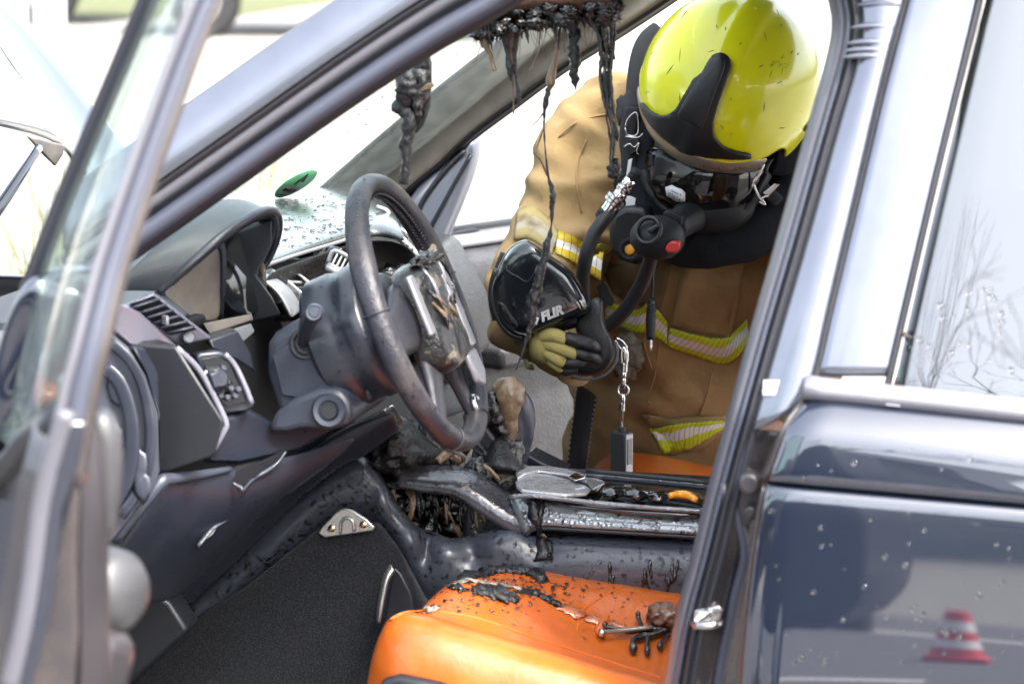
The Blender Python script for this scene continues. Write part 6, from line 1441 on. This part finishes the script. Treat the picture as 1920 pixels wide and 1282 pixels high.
def branch(G, p, d, r, L, depth, rg):
    q = p + d * L; m_ = p.lerp(q, .5) + V(rg.uniform(-.06, .06), rg.uniform(-.06, .06), 0) * L
    G.append(tubegeo([p, m_, q], [r, r * .85, r * .66], seg=5 if depth < 3 else 3, n=2))
    if depth >= 6: return
    for k in range(3 if depth < 2 else 2):
        a = rg.uniform(0, 6.28); s_ = rg.uniform(.35, .75); u = d.orthogonal().normalized(); w = d.cross(u)
        nd = (d + (u * math.cos(a) + w * math.sin(a)) * s_ + V(0, 0, .12)).normalized()
        branch(G, q, nd, r * .62, L * rg.uniform(.62, .85), depth + 1, rg)
for k, (x_, y_, h_, lab) in enumerate(((.95, 15.6, 3.2, 'tall bare winter tree whose twigs are mirrored in the rear window'), (3.6, 16.4, 2.1, 'smaller bare tree right of the tall one across the road'))):
    G = []; rg = random.Random(40 + k); tr = root('bare_tree', lab, 'tree', (x_, y_, 0))
    tube('trunk', [V(x_, y_, 0), V(x_ + .05, y_, h_ * .5), V(x_, y_, h_)], [.20, .15, .12], 'bark', tr, seg=10)
    for j in range(4):
        a = j * 1.6 + rg.random(); branch(G, V(x_, y_, h_ - .05), V(math.cos(a) * .55, math.sin(a) * .55, 1).normalized(), .05, 1.5, 0, rg)
    v, f = multi(G); mk('crown', v, f, 'twig', tr)
# parked vehicles far across the yard, out of focus behind the pillar
def vehicle(name, lab, cx, cy, L_, W_, H_, m_, cab, sd=1):
    vr = root(name, lab, name.split('_')[-1], (cx, cy, 0), None)
    hl_, hw_ = L_ / 2, W_ / 2
    prof_ = [(-hl_, .55), (-hl_, H_ * .97), (-hl_ + .1, H_), (hl_ * .35, H_), (hl_ * (.45 if cab else .9), H_ * .95), (hl_ * (.68 if cab else .97), H_ * .58), (hl_ * .98, H_ * .50), (hl_, .55), (hl_ * .95, .42), (-hl_ * .95, .42)]
    slab('body', [V(cx + a, cy + sd * hw_, b) for a, b in prof_], V(0, -sd * W_, 0), m_, vr, bevel=.06)
    slab('side_window', [V(cx + a, cy + sd * (hw_ + .004), b) for a, b in ((hl_ * .05, H_ * .92), (hl_ * .38, H_ * .90), (hl_ * .60, H_ * .60), (hl_ * .05, H_ * .60))], V(0, sd * .01, 0), 'window_dark', vr, bevel=.01)
    for sx in (-.62, .66):
        w_ = lathe('wheel', V(cx + hl_ * sx, cy + sd * (hw_ + .02), .34), V(0, sd, 0), [(.0, -.02), (.20, -.02), (.22, 0), (.33, 0), (.34, -.03), (.34, -.2)], 'tyre', vr, seg=28)
        lathe('rim', V(cx + hl_ * sx, cy + sd * (hw_ + .025), .34), V(0, sd, 0), [(.0, .01), (.08, .01), (.19, -.005), (.20, -.02)], 'alloy', w_, seg=20)
    return vr
p_ = at(470, 72, z=0)
mat('added_van_navy', (.004, .007, .014), .5, coat=.15)
vehicle('added_van', 'dark navy van added unseen across the road to darken the rear door reflection', 2.45, 7.9, 5.0, 1.95, 2.2, 'added_van_navy', True, sd=-1)  # van added out of view to give the door its dark reflection
vehicle('parked_van', 'pale parked van blurred in the distance above the windscreen pillar', p_.x - 1.0, p_.y - 1.0, 4.6, 1.9, 2.1, 'pale_vehicle', True)
vehicle('parked_car', 'dark parked car blurred in the distance left of the pale van', p_.x + 4.2, p_.y - 2.5, 4.2, 1.75, 1.45, 'dark_vehicle', True)
# wire fence and dry grass tufts behind the bonnet
fc_ = root('wire_fence', 'wire mesh fence with dry grass behind it seen through the door glass', 'fence', at(140, 440, y=-2.2))
fa, fb = at(96, 470, y=-2.3), at(300, 470, y=-2.0); fa.z = fb.z = 0
for t in (0, .5, 1):
    p = fa.lerp(fb, t); tube('post', [p, p + V(0, 0, .95)], .012, 'wire', fc_, seg=8)
for k in range(9):
    tube('wire', [fa + V(0, 0, .08 + .1 * k), fa.lerp(fb, .5) + V(0, 0, .085 + .1 * k), fb + V(0, 0, .08 + .1 * k)], .0022, 'wire', fc_, seg=5)
for k in range(13):
    p = fa.lerp(fb, k / 12); tube('wire', [p + V(0, 0, .05), p + V(0, 0, .5), p + V(0, 0, .92)], .0022, 'wire', fc_, seg=5)
mat('dry_grass', (.20, .18, .085), .9, spec=.1, var=((.17, .20, .05), 4, .4, .6))
G = ([], []); rg = random.Random(3)
for k in range(900):
    p = fa.lerp(fb, rg.random()) + V(rg.uniform(-.3, .3), -rg.uniform(.05, .7), 0); h = rg.uniform(.3, 1.05); d = V(rg.uniform(-.25, .25), rg.uniform(-.25, .25), 0) * h; w = V(rg.uniform(-1, 1), rg.uniform(-1, 1), 0).normalized() * .004
    o = len(G[0]); G[0].extend([p - w, p + w, p + d * .4 + V(0, 0, h * .6) + w * .7, p + d * .4 + V(0, 0, h * .6) - w * .7, p + d + V(0, 0, h)]); G[1].extend([(o, o + 1, o + 2, o + 3), (o + 3, o + 2, o + 4)])
o = mk('tall_grass', G[0], G[1], 'dry_grass'); tag(o, 'tall dry yellow grass growing behind the wire fence', 'grass', kind='stuff')
